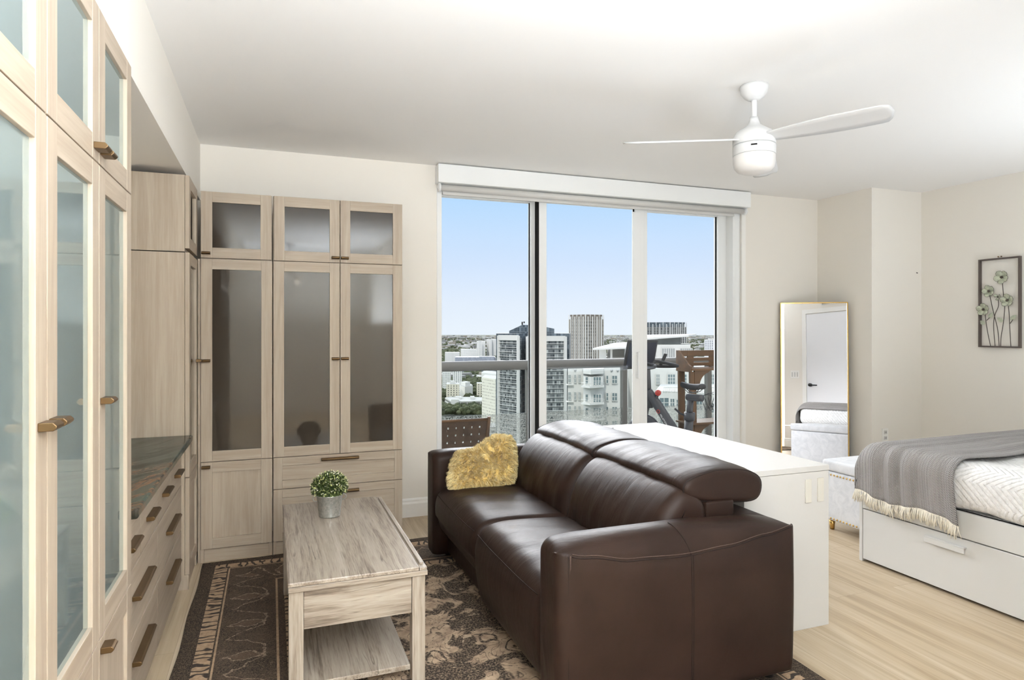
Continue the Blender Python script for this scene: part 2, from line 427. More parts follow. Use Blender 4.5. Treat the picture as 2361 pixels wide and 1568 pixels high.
def knit():
    k = NT('grey herringbone weave'); p = k.n('UVMap').outputs[0]; x, y, z = k.sep(p)[0:3]
    rib = k.math('PINGPONG', k.math('MULTIPLY', x, 1.0), .0085)
    hb = k.math('SINE', k.math('MULTIPLY', k.math('ADD', y, rib), 2*PI/.0072))
    col = k.math('SINE', k.math('MULTIPLY', x, 2*PI/.017))
    f = k.math('ADD', k.math('MULTIPLY', hb, .5), .5)
    rw = k.noise(k.scale(p, (14, 1.5, 1)), 1.0, 3)
    c = k.mix(f, lin(92, 90, 90), lin(192, 188, 184))
    c = k.mix(k.math('MULTIPLY', k.ramp(rw, [(.42, (0, 0, 0, 1)), (.62, (1, 1, 1, 1))]), .5), c, lin(176, 172, 170))
    h = k.math('ADD', k.math('MULTIPLY', f, .4), k.math('MULTIPLY', col, .5))
    return k.done(k.principled(c, .95, .1, bump=k.bump(h, .8, .006)))
M_knit = knit()
M_fringe = plain('cream cotton fringe', lin(232, 225, 209), .9, .1, nz=.1, nsc=60)

def tufted():
    k = NT('white tufted cotton'); p = k.world(); x, y, z = k.sep(p)[0:3]
    q = k.math('ADD', y, k.math('PINGPONG', k.math('ADD', x, k.math('MULTIPLY', z, 1.0)), .10))
    st = k.math('SINE', k.math('MULTIPLY', q, 2*PI/.034))
    tuftn = k.noise(p, 130, 3, .7); nz = k.noise(p, 45, 3, .6)
    h = k.math('ADD', k.math('MULTIPLY', k.math('MULTIPLY', k.math('MAXIMUM', st, 0.0), tuftn), 1.2), k.math('MULTIPLY', nz, .5))
    c = k.mix(k.ramp(nz, [(.35, (0, 0, 0, 1)), (.6, (1, 1, 1, 1))]), lin(226, 225, 223), lin(240, 239, 238))
    return k.done(k.principled(c, .95, .1, bump=k.bump(h, .75, .008)))
M_tuft = tufted()

def velvet():
    k = NT('crushed pale velvet'); f = k.noise(k.obj(), 13, 5, .65, 1.0)
    c = k.ramp(f, [(.36, lin(206, 208, 212)), (.62, lin(222, 223, 226))])
    return k.done(k.principled(c, .7, .3, bump=k.bump(f, .2, .01), **{'Sheen__Weight': .3}))
M_velvet = velvet()
M_gold = plain('brass', lin(206, 170, 104), .22, .5, 1.0)
M_mirror = NT('mirror silver'); M_mirror = M_mirror.done(M_mirror.n('BsdfGlossy', Color=(.93, .93, .94, 1), Roughness=.0).outputs[0])
def galvanised():
    k = NT('galvanised zinc'); p = k.obj(); v = k.n('TexVoronoi', Vector=p, Scale=130).outputs['Color']
    f = k.math('ADD', k.math('MULTIPLY', k.sep(v)[0], .5), k.math('MULTIPLY', k.noise(p, 30, 3), .5))
    c = k.ramp(f, [(.2, lin(160, 162, 157)), (.8, lin(192, 192, 187))])
    return k.done(k.principled(c, .38, .5, .75))
M_zinc = galvanised()
def leafmat(name, a, b):
    k = NT(name); f = k.noise(k.obj(), 120, 2); return k.done(k.principled(k.ramp(f, [(.35, a), (.65, b)]), .55, .3))
M_leafd = leafmat('boxwood leaf', lin(34, 46, 20), lin(74, 90, 40)); M_leafl = leafmat('boxwood tip', lin(160, 172, 96), lin(214, 216, 160)); M_bud = plain('white buds', lin(236, 234, 214), .6)
def furmat():
    k = NT('yellow sheepskin'); p = k.obj(); f = k.noise(p, 26, 4, .6)
    big = k.noise(p, 6, 2)
    c = k.ramp(k.math('ADD', k.math('MULTIPLY', f, .6), k.math('MULTIPLY', big, .4)), [(.36, lin(206, 170, 92)), (.52, lin(232, 203, 128)), (.66, lin(242, 224, 168))])
    return k.done(k.principled(c, .9, .1, **{'Sheen__Weight': .3}))
M_fur = furmat()
M_strap = plain('brown leather strap', lin(64, 47, 32), .6, nz=.25, nsc=14)
M_teak = wood('weathered teak', lin(58, 39, 21), lin(92, 65, 37), 'x', 1.0, .6)
M_teakz = wood('weathered teak upright', lin(58, 39, 21), lin(92, 65, 37), 'z', 1.0, .6)
M_rail = plain('grey painted steel', lin(96, 95, 92), .5, .3)
M_conc = plain('balcony tile', lin(204, 202, 197), .9, .2, nz=.1, nsc=12)
M_bike = plain('charcoal bike frame', lin(44, 45, 49), .4)
M_screen = plain('black glossy screen', lin(42, 46, 58), .1, .6)
M_red = plain('red knob', lin(150, 40, 28), .4)
M_metalart = plain('patina green metal', lin(186, 190, 168), .45, .5, .25, nz=.25, nsc=50)
M_stem = plain('dark metal stem', lin(78, 68, 60), .5, .5, .3)
M_frame_dk = plain('bronze grey frame', lin(96, 86, 80), .5, .4, .2)
M_emit = NT('glowing bulb'); M_emit = M_emit.done(M_emit.n('Emission', Color=(1, .93, .82, 1), Strength=14.0).outputs[0])
M_lens = plain('opal fan lens', lin(222, 219, 215), .35, .4)
M_doorwhite = plain('white door paint', lin(238, 238, 240), .4)

# ------------------------------------------------------------------ room shell
XL, XR, YW, YB, ZC = -.80, 5.32, 4.575, -2.6, 2.54
YR, XRR = .62, 1.45           # rear wall behind the bed, and the return wall beside the camera
WX0, WX1, WZ = 1.128, 3.872, 2.40   # window opening
struct(MB().box(XL-.2, XR+.2, YB-.2, YW+.25, -.2, 0).build('floor', M_floor))
struct(MB().box(XL-.2, XR+.2, YB-.2, YW+.25, ZC, ZC+.3).build('ceiling', M_ceil))
struct(MB().box(XL-.2, XL, YB-.2, YW+.25, 0, ZC).build('wall_left', M_wall))
struct(MB().box(XR, XR+.2, YR-.2, YW+.25, 0, ZC).build('wall_right', M_wall))
struct(MB().box(XL, WX0, YW, YW+.25, 0, ZC).box(WX1, XR, YW, YW+.25, 0, ZC).box(WX0, WX1, YW, YW+.25, WZ, ZC).build('wall_window', M_wall))
struct(MB().box(XL-.2, XRR, YB-.2, YB, 0, ZC).build('wall_back', M_wall))
struct(MB().box(XRR, XRR+.2, YB-.2, YR, 0, ZC).build('wall_return', M_wall))
struct(MB().box(XRR+.2, XR+.2, YR-.2, YR, 0, ZC).build('wall_rear', M_wall))
struct(MB().box(XL, -.43, YB, YW, 2.178, ZC).build('wall_soffit', M_wall))
struct(MB().box(4.735, XR, 4.0, YW, 0, ZC).build('wall_column', M_wall))
struct(MB().box(-14, 18, -12, YW+.25, ZC+.3, 45).build('wall_storeys_above', M_wall))
def baseboard(name, runs):
    b = MB()
    for (x0, y0, x1, y1, nx, ny) in runs:
        L = math.hypot(x1-x0, y1-y0); t = Vector((x1-x0, y1-y0, 0))/L; n = Vector((nx, ny, 0))
        pr = [(0, 0), (.016, 0), (.016, .095), (.011, .108), (.011, .120), (.004, .132), (0, .132)]
        v = [Vector((x0, y0, 0))+n*a+Vector((0, 0, z)) for a, z in pr]+[Vector((x1, y1, 0))+n*a+Vector((0, 0, z)) for a, z in pr]
        m = len(pr); b.add(v, [(i, (i+1) % m, m+(i+1) % m, m+i) for i in range(m)]+[tuple(range(m)), tuple(range(2*m-1, m-1, -1))])
    return struct(b.build(name, M_trim))
baseboard('baseboard_window', [(.79, YW, WX0, YW, 0, -1), (WX1, YW, 4.735, YW, 0, -1)])
baseboard('baseboard_column', [(4.735, 4.0, 4.735, YW, -1, 0), (4.735, 4.0, XR, 4.0, 0, -1)])
baseboard('baseboard_right', [(XR, YR, XR, 4.0, -1, 0)])
baseboard('baseboard_rear', [(XRR, YR, 1.78, YR, 0, 1), (2.78, YR, XR, YR, 0, 1)])
baseboard('baseboard_left', [(XL, YB, XL, 1.0, 1, 0)])
# door behind the bed, seen in the mirror
d1 = struct(MB().box(1.85, 2.71, YR, YR+.012, .01, 2.04).build('door_1', M_doorwhite))
MB().box(1.78, 1.845, YR, YR+.022, 0, 2.115).box(2.715, 2.78, YR, YR+.022, 0, 2.115).box(1.845, 2.715, YR, YR+.022, 2.05, 2.115).build('door_casing', M_trim, d1)
MB().tube([(1.915, YR+.012, .96), (1.915, YR+.05, .96)], .024, 12).tube([(1.915, YR+.055, .96), (2.04, YR+.055, .955)], .009, 8).build('door_handle', M_black, d1)
s = thing('light_switch', 'white triple light switch plate on the wall beside the door, seen in the mirror', 'light switch', (1.64, YR, 1.12))
MB().box(-.075, .075, 0, .006, -.06, .06).build('plate', M_trim, s, .002)
for i in range(3): MB().box(-.055+i*.045, -.035+i*.045, .006, .011, -.035, .035).build('rocker', M_white, s)
v = thing('air_vent', 'white slatted air vent high on the wall over the door, seen in the mirror top', 'air vent', (2.32, YR, 2.215))
MB().box(-.22, .22, 0, .01, -.05, .05).build('frame', M_trim, v)
g = MB()
for i in range(22): g.box(-.205+i*.019, -.195+i*.019, .01, .014, -.04, .04)
g.build('slats', M_dark, v)

# ------------------------------------------------------------------ window wall
wf = MB()
YG = 4.62
def pane(name, x0, x1, z0, z1, y, l, r, t, b, dark_left=False):
    w = struct(MB().box(x0, x0+l, y-.03, y+.03, z0, z1).box(x1-r, x1, y-.03, y+.03, z0, z1).box(x0+l, x1-r, y-.03, y+.03, z1-t, z1).box(x0+l, x1-r, y-.03, y+.03, z0, z0+b).build(name, M_upvc, None, .003))
    MB().box(x0+l, x1-r, y-.004, y+.004, z0+b, z1-t).build('window_pane', M_glass, w)
    k = MB()
    for xx, sg in ((x0+l, 1), (x1-r, -1)): k.box(min(xx, xx+sg*.005), max(xx, xx+sg*.005), y-.008, y+.008, z0+b, z1-t)
    k.build('window_gasket', M_dark, w)
    return w
w1 = pane('window_1', 1.13, 1.972, .02, 2.40, YG+.075, .045, .066, .06, .09)
w2 = pane('window_2', 1.945, 2.885, .02, 2.40, YG+.005, .066, .075, .06, .09)
w3 = pane('window_3', 2.86, 3.78, .02, 2.40, YG+.075, .105, .09, .06, .09)
MB().box(1.936, 1.9445, YG-.028, YG+.034, .02, 2.40).build('window_seal', M_dark, w2)
MB().box(2.775, 2.845, YG-.035, YG-.0245, .12, 2.31).build('window_stile', M_upvc, w2, .003)
MB().box(2.81, 2.832, YG-.047, YG-.035, 1.13, 1.16).box(2.81, 2.832, YG-.047, YG-.035, .94, .97).box(2.812, 2.83, YG-.065, YG-.047, .94, 1.16).build('door_pull', M_upvc, w2, .004)
struct(MB().box(WX0, 1.165, YW-.004, 4.83, 0, WZ).box(3.78, WX1, YW+.02, 4.83, 0, WZ).box(3.775, 3.80, YW, 4.83, 0, WZ).build('trim_1', M_upvc, None, .003))
struct(MB().box(WX0, WX1, YW, 4.83, -.03, .02).build('trim_2', M_upvc))
struct(MB().box(WX1-.005, WX1+.035, YW-.008, YW+.01, 0, WZ).build('trim_3', M_trim))

# roller blind
rb = thing('roller_blind', 'white roller blind in a square cassette above the balcony window', 'roller blind', (2.5, 4.53, 2.36))
MB().box(-1.384, 1.385, -.055, .045, .040, .172).build('cassette', M_upvc, rb, .004)
MB().tube([(-1.35, .0, .012), (1.345, .0, .012)], .024, 16).build('roller_tube', M_white, rb)
MB().box(-1.335, 1.265, .018, .0215, -.030, .03).box(-1.335, 1.265, .012, .026, -.034, -.018).build('fabric', M_white, rb)
for xx in (-1.384, 1.345): MB().lathe([(0, -.008), (.03, -.008), (.032, 0), (.03, .008), (0, .008)], 20).xf(Matrix.Translation((xx+.02, .0, .012)) @ Matrix.Rotation(PI/2, 4, 'Y')).build('bracket', M_upvc, rb)
pts = [(-1.372+.012*math.sin(t), -.03, .012-.024*math.cos(t)) for t in [i*.35 for i in range(17)]]
MB().tube(pts, .0016, 6).build('pull_chain', M_trim, rb)

# ------------------------------------------------------------------ cabinets
def handle(parent, x, z, L, y=0.0, sec=.016, dep=.030):
    """bronze bar pull: chamfered section run along local x, front face at -y"""
    h = sec/2
    pr = [(y, -h), (y, h), (y-dep+.006, h), (y-dep, h-.006), (y-dep, -h+.006), (y-dep+.006, -h)]
    b = MB(); n = len(pr)
    vs = [(x-L/2, a, z+c) for a, c in pr]+[(x+L/2, a, z+c) for a, c in pr]
    b.add(vs, [tuple(range(n))[::-1], tuple(range(n, 2*n))]+[(i, (i+1) % n, n+(i+1) % n, n+i) for i in range(n)])
    return b.build('handle', M_bronze, parent, .0015)
def door(parent, x0, x1, z0, z1, glass, hx=None, hz=None, name='door', hl=.046, rail=.060, horiz=False):
    pale = parent.rotation_euler.z > 1 and parent.location.y < 2  # nearest left units take the glass with reflection painted into its colour
    g = .0018; x0 += g; x1 -= g; z0 += g; z1 -= g; r = rail
    b = MB()
    b.box(x0, x0+r, 0, .021, z0, z1, 0).box(x1-r, x1, 0, .021, z0, z1, 0)
    b.box(x0+r, x1-r, .0004, .021, z1-r, z1, 1).box(x0+r, x1-r, .0004, .021, z0, z0+r, 1)
    if not glass: b.box(x0+r, x1-r, .009, .020, z0+r, z1-r, 1 if horiz else 0)
    d = b.build(name, [M_oakv, M_oakh], parent, .0012)
    if glass: MB().box(x0+r, x1-r, .010, .015, z0+r, z1-r).build('glass_pane', M_frost_refl if pale else M_frost, d)['label'] = ('reflection tinted' if pale else 'smoky brown')+' frosted glass pane'
    if hx is not None: handle(d, hx, hz, hl)
    return d
def drawer(parent, x0, x1, z0, z1, hx, hz, hl, flat=False):
    g = .0018
    if flat:
        d = MB().box(x0+g, x1-g, 0, .02, z0+g, z1-g, 1).build('drawer', [M_oakv, M_oakh], parent, .002)
        handle(d, hx, hz, hl); return d
    return door(parent, x0, x1, z0, z1, False, hx, hz, 'drawer', hl, .05, True)
def carcass(parent, w, dep, z0, z1, solid=False):
    b = MB(); t = .018; y0 = .0225
    zs = 0 if z0 == Z0 else z0
    b.box(0, t, y0 if zs else .004, dep, zs, z0+.001).box(w-t, w, y0 if zs else .004, dep, zs, z0+.001)
    b.box(0, t, y0, dep, z0, z1).box(w-t, w, y0, dep, z0, z1).box(t, w-t, y0, dep, z0, z0+t, 1).box(t, w-t, y0, dep, z1-t, z1, 1).box(t, w-t, dep-.012, dep, z0+t, z1-t)
    b.box(t, w-t, y0+.02, dep-.012, (z0+z1)/2-.009, (z0+z1)/2+.009, 1)
    return b.build('carcass', [M_oakv, M_oakh], parent)
ZT, ZG, ZL, Z0 = 2.145, 1.756, .579, .075
DEP = .395
R90 = PI/2
# left run, facing +x : local x -> +Y.  thing origin at left front floor corner
XF = -.398
def left_unit(name, label, y0, w, z=0, grp=None):
    return thing(name, label, 'cabinet', (XF, y0, z), R90, grp)
def plinth(t, w, h=Z0-.003, y=.012):
    MB().box(.0185, w-.0185, y, y+.016, 0, h, 0).build('plinth', M_oakh, t)
# nearest tall single
t = left_unit('tall_cabinet', 'pale oak tall cabinet with frosted glass door, at the picture left edge', 1.058, .39, grp='tall glass door cabinets')
carcass(t, .388, DEP, Z0, ZG-.002); plinth(t, .388)
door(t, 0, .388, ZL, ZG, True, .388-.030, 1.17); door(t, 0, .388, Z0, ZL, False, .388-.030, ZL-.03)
# second tall, double
t = left_unit('tall_cabinet', 'pale oak tall cabinet with two glass doors ending at the green stone counter', 1.4485, .78, grp='tall glass door cabinets')
carcass(t, .78, DEP, Z0, ZG-.002); plinth(t, .78)
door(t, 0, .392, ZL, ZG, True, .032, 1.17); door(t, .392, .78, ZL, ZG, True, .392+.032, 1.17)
door(t, 0, .392, Z0, ZL, False, .032, ZL-.03); door(t, .392, .78, Z0, ZL, False, .392+.032, ZL-.03)
# uppers on them
t = left_unit('wall_cabinet', 'pale oak top cabinet with one glass door, highest at the picture left edge', 1.058, .39, ZG, 'top glass door cabinets')
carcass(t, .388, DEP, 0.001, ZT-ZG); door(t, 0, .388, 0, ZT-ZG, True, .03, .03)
t = left_unit('wall_cabinet', 'pale oak top cabinet with two glass doors whose bronze knobs meet in the middle', 1.4485, .78, ZG, 'top glass door cabinets')
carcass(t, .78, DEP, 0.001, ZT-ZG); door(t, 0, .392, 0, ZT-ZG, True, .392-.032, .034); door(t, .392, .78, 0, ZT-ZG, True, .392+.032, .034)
# base drawers under the counter, set back
XB = -.435
t = thing('drawer_cabinet', 'pale oak base cabinet of bronze handled drawers under the green stone counter', 'cabinet', (XB, 2.2305, 0), R90)
W = 1.466; hw = W/2
b = MB().box(0, W, .0225, .36, .05, .755).build('carcass', M_oakh, t)
MB().box(0, W, .05, .066, 0, .05).build('plinth', M_oakh, t)
for i in range(4): drawer(t, i*W/4, (i+1)*W/4, .548, .766, i*W/4+W/8, .642, .15, True)
for i in range(2):
    for z0, z1, hz in ((.316, .545, .447), (.05, .313, .228)): drawer(t, i*hw, (i+1)*hw, z0, z1, (i+.5)*hw, hz, .30, True)
ct = MB(); ct.box(-.795, -.381, 2.2325, 3.694, .768, .80)
ct = ct.build('countertop', M_marble, None, .008, 3); tag(ct, 'dark green stone countertop with rusty veins on the left drawers', 'countertop')
# far tall single in the corner
t = left_unit('tall_cabinet', 'narrow pale oak tall cabinet in the corner beyond the green counter', 3.698, .385, grp='tall glass door cabinets')
carcass(t, .384, DEP, Z0, ZG-.012); plinth(t, .384)
door(t, 0, .383, ZL, ZG-.01, True, .318, 1.17); door(t, 0, .383, Z0, ZL, False)
t = left_unit('wall_cabinet', 'small top cabinet in the corner above the narrow tall cabinet', 3.698, .385, ZG, 'top glass door cabinets')
carcass(t, .384, DEP-.006, -.008, ZT-ZG); door(t, 0, .383, .008, ZT-ZG, True)
# back run, facing -y
YF = 4.085
t = thing('tall_cabinet', 'pale oak tall cabinet on window wall, one smoky glass door over a solid door', 'cabinet', (-.383, YF, 0), 0, 'tall glass door cabinets')
MB().box(-.0135, -.001, .008, .03, 0, ZG-.003).build('filler_strip', M_oakv, t)
carcass(t, .388, .44, Z0, ZG-.002); plinth(t, .388)
door(t, 0, .388, ZL, ZG, True, .030, 1.166); door(t, 0, .388, Z0, ZL, False, .030, .553)
t = thing('tall_cabinet', 'pale oak tall cabinet on window wall, two smoky glass doors over drawers', 'cabinet', (.009, YF, 0), 0, 'tall glass door cabinets')
carcass(t, .775, .44, Z0, ZG-.002); plinth(t, .775)
door(t, 0, .3875, ZL, ZG, True, .3875-.028, 1.166); door(t, .3875, .775, ZL, ZG, True, .3875+.028, 1.166)
drawer(t, 0, .775, .388, ZL, .388, .553, .225); drawer(t, 0, .775, Z0, .388, .388, .352, .225)
t = thing('wall_cabinet', 'square top cabinet with one smoky glass door in the window wall corner', 'cabinet', (-.383, YF, ZG), 0, 'top glass door cabinets')
carcass(t, .386, .44, 0.001, ZT-ZG); door(t, 0, .384, .002, ZT-ZG, True, .030, .030)
t = thing('wall_cabinet', 'top cabinet with two smoky glass doors next to the window', 'cabinet', (.009, YF, ZG), 0, 'top glass door cabinets')
carcass(t, .775, .44, 0.001, ZT-ZG); door(t, .003, .3875, 0, ZT-ZG, True, .3875-.028, .030); door(t, .3875, .775, 0, ZT-ZG, True, .3875+.028, .030)

# ------------------------------------------------------------------ rug
rg = MB().rbox(RUG[0], RUG[1], RUG[2], RUG[3], .0005, .010, .004, 2, (24, 32, 1), 0,
    lambda x, y, z: (x+.004*math.sin(y*9+x), y+.006*math.sin(x*7)+.003*math.sin(x*23), z)).build('area_rug', M_rug)
tag(rg, 'distressed dark brown and tan oriental rug under sofa and coffee table', 'rug')
ZRUG = .010

# ------------------------------------------------------------------ coffee table
TX0, TX1, TY0, TY1, TZ = .053, .553, 2.395, 3.485, .450
t = thing('coffee_table', 'grey washed oak coffee table with lower shelf on the rug', 'coffee table', ((TX0+TX1)/2, (TY0+TY1)/2, ZRUG))
ox, oy, oz = (TX0+TX1)/2, (TY0+TY1)/2, ZRUG
def tb(b, x0, x1, y0, y1, z0, z1, mi=0): return b.box(x0-ox, x1-ox, y0-oy, y1-oy, z0-oz, z1-oz, mi)
b = tb(MB(), TX0, TX1-.030, TY0, TY1, TZ-.016, TZ); b.build('tabletop', M_rusy, t, .003)
b = MB(); tb(b, TX1-.0285, TX1, TY0, TY1, TZ-.016, TZ-.004); tb(b, TX1-.022, TX1-.006, TY0+.035, TY1-.035, TZ-.004, TZ+.004); b.build('lift_edge', M_rusy, t, .002)
b = MB(); tb(b, TX0+.002, TX1+.003, TY0+.002, TY1-.002, TZ-.036, TZ-.017); b.build('top_frame', M_rusx, t, .002)
for x in (TX0+.004, TX1-.054):
    for y in (TY0+.012, TY1-.062): tb(MB(), x, x+.050, y, y+.050, ZRUG, TZ-.037).build('leg', M_rusz, t, .002)
for y in (TY0+.020, TY1-.038): tb(MB(), TX0+.055, TX1-.055, y, y+.018, .272, TZ-.037).build('end_apron', M_rusx, t, .0015)
for x in (TX0+.012, TX1-.030): tb(MB(), x, x+.018, TY0+.062, TY1-.062, .272, TZ-.037).build('side_apron', M_rusy, t, .0015)
tb(MB(), TX0+.03, TX1-.03, TY0+.04, TY1-.04, .274, .286).build('storage_bottom', M_rusy, t)
tb(MB(), TX0+.028, TX1-.058, TY0+.030, TY1-.030, .052, .072).build('lower_shelf', M_rusy, t, .0015)

# ------------------------------------------------------------------ plant in bucket
PX, PY = .262, 3.20
t = thing('potted_plant', 'small round boxwood plant in a galvanised bucket on the coffee table', 'potted plant', (PX, PY, TZ+.0005))
MB().lathe([(.001, .004), (.046, .004), (.048, 0), (.049, .004), (.050, .012), (.0605, .098), (.0630, .101), (.0630, .106), (.0605, .107), (.058, .102), (.05, .09), (.001, .09)], 40).build('bucket', M_zinc, t)
for sg in (-1, 1):
    MB().tube([(sg*(.058+.020*math.sin(a)), .006-.012*(a/PI), .072+.024*(1-math.cos(a))/2*1.3) for a in [i*PI/8 for i in range(9)]], .0022, 6).build('bucket_handle', M_zinc, t)
def tuft(b, n, R, c, lmin, lmax, wmin, wmax, mis, squash=.85):
    for i in range(n):
        u = random.uniform(-.35, 1); a = random.uniform(0, 2*PI); q = math.sqrt(max(0, 1-u*u))
        d = Vector((q*math.cos(a), q*math.sin(a), u)); rad = R*random.uniform(.72, 1.05)
        p = Vector(c)+Vector((d.x*rad, d.y*rad, d.z*rad*squash))
        d2 = (d+Vector((random.gauss(0, .5), random.gauss(0, .5), random.gauss(0, .5)+.2))).normalized()
        sd = d2.cross(Vector((random.gauss(0, 1), random.gauss(0, 1), random.gauss(0, 1)))).normalized(); nn = d2.cross(sd)
        L = random.uniform(lmin, lmax); w = random.uniform(wmin, wmax)
        b.add([p-d2*L*.5, p+sd*w+nn*w*.4, p+d2*L*.5, p-sd*w+nn*w*.4], [(0, 1, 2), (0, 2, 3)], random.choice(mis))
fo = MB(); fo.lathe([(.001, .165)]+[(.066*math.sin(a), .118+.050*math.cos(a)) for a in [.3+i*.25 for i in range(9)]]+[(.001, .07)], 20, (0, 0, 0), 0)
tuft(fo, 2300, .082, (0, 0, .138), .010, .018, .0024, .0042, [0, 0, 0, 0, 1])
fo.build('foliage', [M_leafd, M_leafl], t)
bd = MB(); tuft(bd, 430, .090, (0, 0, .140), .006, .011, .002, .0042, [0, 1]); bd.build('buds', [M_bud, M_leafl], t)

# ------------------------------------------------------------------ sofa
SX0, SX1, SY0, SY1 = .872, 1.862, 1.90, 3.79
ARM = .180
t = thing('sofa', 'dark brown leather two seat sofa with raised headrests', 'sofa', (1.36, 2.845, ZRUG))
OX, OY, OZ = 1.36, 2.845, ZRUG
def so(b): b.v = [(x-OX, y-OY, z-OZ) for x, y, z in b.v]; return b
def interp(x, tab):
    for (a, va), (c, vc) in zip(tab, tab[1:]):
        if x <= c:
            tt = max(0, (x-a)/(c-a)); tt = tt*tt*(3-2*tt); return va+(vc-va)*tt
    return tab[-1][1]
SEAM = [(.87, .612), (.98, .590), (1.15, .560), (1.36, .550), (1.55, .560), (1.72, .582), (1.87, .605)]
TOPZ = [(.87, .632), (1.0, .640), (1.4, .640), (1.7, .628), (1.87, .606)]
def arm(ymin, outer):
    """outer=-1: outer face at low y"""
    b = MB(); z0 = .048
    xs = [SX0+.045*(1-math.cos(PI/2*i/6)) for i in range(6)]+[SX0+.045+(SX1-SX0-.075)*i/26 for i in range(27)]+[SX1-.03*(1-math.cos(PI/2*(5-i)/6)) for i in range(6)]
    rows = []
    for x in xs:
        ins = 0
        if x < SX0+.045: ins = .045*(1-math.sqrt(max(0, 1-((SX0+.045-x)/.045)**2)))
        if x > SX1-.03: ins = .03*(1-math.sqrt(max(0, 1-((x-SX1+.03)/.03)**2)))
        zs = interp(x, SEAM); zt = interp(x, TOPZ)-ins*.7
        y_out = 0+ins*.9; y_in = ARM-ins*.9; w = y_in-y_out
        pr = []
        pr.append((y_out+.02, z0)); pr.append((y_out+.004, z0+.012)); pr.append((y_out, z0+.04))
        for i in range(1, 9): pr.append((y_out-.005*math.sin(PI*i/9), z0+.04+(zs-z0-.045)*i/8))
        cw = min(w*.55, .10)
        for i in range(0, 9):
            a = PI/2*i/8; pr.append((y_out+cw*(1-math.cos(a)), zs+(zt-zs)*math.sin(a)))
        for i in range(1, 7):
            a = PI/2*i/6; r = w-cw-.012; r = min(r, .06); pr.append((y_in-r+r*math.sin(a), zt-r*.8*(1-math.cos(a))))
        for i in range(1, 5): pr.append((y_in, (zt-.05)+(z0-(zt-.05))*i/4))
        rows.append([(x, (ymin+p if outer < 0 else ymin+ARM-p), z) for p, z in pr])
    m = len(rows[0]); v = [p for r_ in rows for p in r_]; f = []
    for i in range(len(rows)-1):
        for j in range(m):
            q = (i*m+j, i*m+(j+1) % m, (i+1)*m+(j+1) % m, (i+1)*m+j); f.append(q if outer < 0 else q[::-1])
    c0 = tuple(range(m)); c1 = tuple((len(rows)-1)*m+j for j in range(m))
    f.append(c0[::-1] if outer < 0 else c0); f.append(c1 if outer < 0 else c1[::-1])
    b.add(v, f, 0, True)
    yo = ymin if outer < 0 else ymin+ARM; e = -.0012 if outer < 0 else .0012
    xx = [SX0+.050+(SX1-SX0-.076)*i/40 for i in range(41)]
    for off in (.0, .009):
        zz = [interp(x, SEAM)+off for x in xx]
        b.tube([(x, yo+e+(0.0 if off == 0 else (.0008 if outer < 0 else -.0008)), z) for x, z in zip(xx, zz)], .0014 if off else .0022, 5, 2 if off == 0 else 1)
    for dx in (.0, .008):
        b.tube([(SX0+.036+dx, yo+e*(1.0 if dx else 1.5), .055+(interp(SX0+.04, SEAM)-.055)*i/10) for i in range(11)], .0016, 5, 1 if dx else 2)
        b.tube([(1.388+dx, yo+e-(.004*math.sin(PI*i/12) if outer < 0 else -.004*math.sin(PI*i/12)), .052+(interp(1.39, SEAM)-.052)*i/10) for i in range(11)], .0015, 5, 2)
    tp = []
    zs, zt = interp(1.39, SEAM), interp(1.39, TOPZ)
    for i in range(0, 9):
        a = PI/2*i/8; p = .099*(1-math.cos(a)); tp.append((1.388-.03*math.sin(a), (ymin+p if outer < 0 else ymin+ARM-p), zs+(zt-zs)*math.sin(a)+.0008))
    b.tube(tp, .0018, 5, 2)
    return so(b).build('armrest', [M_leather, M_stitch, M_leather_dark], t)
arm(SY0, -1); arm(SY1-ARM, 1)
Y0, Y1 = SY0+ARM, SY1-ARM; YM = (Y0+Y1)/2
# plinth frame and back shell
so(MB().rbox(.955, 1.82, Y0-.02, Y1+.02, .05, .30, .02, 3, (4, 8, 2))).build('base_frame', M_leather, t)
so(MB().rbox(1.60, 1.862, SY0+.10, SY1-.10, .10, .605, .025, 4, (3, 8, 3))).build('back_frame', M_leather, t)
so(MB().rbox(1.60, 1.735, Y0+.012, Y1-.012, .56, .668, .012, 3, (2, 8, 2))).build('headrest_support', M_leather, t)
for x in (.99, 1.80):
    for y in (SY0+.08, SY1-.08): so(MB().lathe([(.001, ZRUG), (.022, ZRUG), (.026, .05), (.001, .05)], 16, (x, y, 0))).build('leg', M_black, t)
def seat(y0, y1, low, zf):
    pr = smooth_closed([(1.50, .30), (1.50, .415), (1.36, .437), (1.12, .452), (.985, .450), (.915, .425), (.882, .375), (.876, .30), (.890, low+.08), (.925, low), (1.05, low-.005), (1.30, low)], 4)
    ym, hy = (y0+y1)/2, (y1-y0)/2
    def fn(x, y, z):
        e = (y-ym)/hy; k = 1-abs(e)**3
        z += .012*k*max(0, min(1, (z-.35)/.1)) + .0025*math.sin(y*40+x*9)*max(0, min(1, (z-.42)/.02))*k
        if x < 1.0: x -= .014*k*math.sin(max(0, min(1, (z-low)/.36))*PI)
        return (x, y, z)
    b = MB().sweep(pr, y0+.002, y1-.002, .035, 18, 6, 0, fn)
    ss = [(.893, y0+.03+(y1-y0-.06)*i/20) for i in range(21)]
    b.tube([(.8905-.012*(1-abs((y-ym)/hy)**3), y, .403) for x, y in ss], .0018, 5, 1)
    return so(b).build('seat_cushion', [M_leather, M_leather_dark], t)
seat(Y0, YM, .085, 0); seat(YM, Y1, .19, 0)
def wr(x, y, z, y0, y1, s=1):
    """soft creases running down the back cushion"""
    return .0062*s*noise.noise(Vector((x*4+z*5, y*24+z*6, z*3)))+.0075*s*noise.noise(Vector((x*5, y*9, z*7+3)))
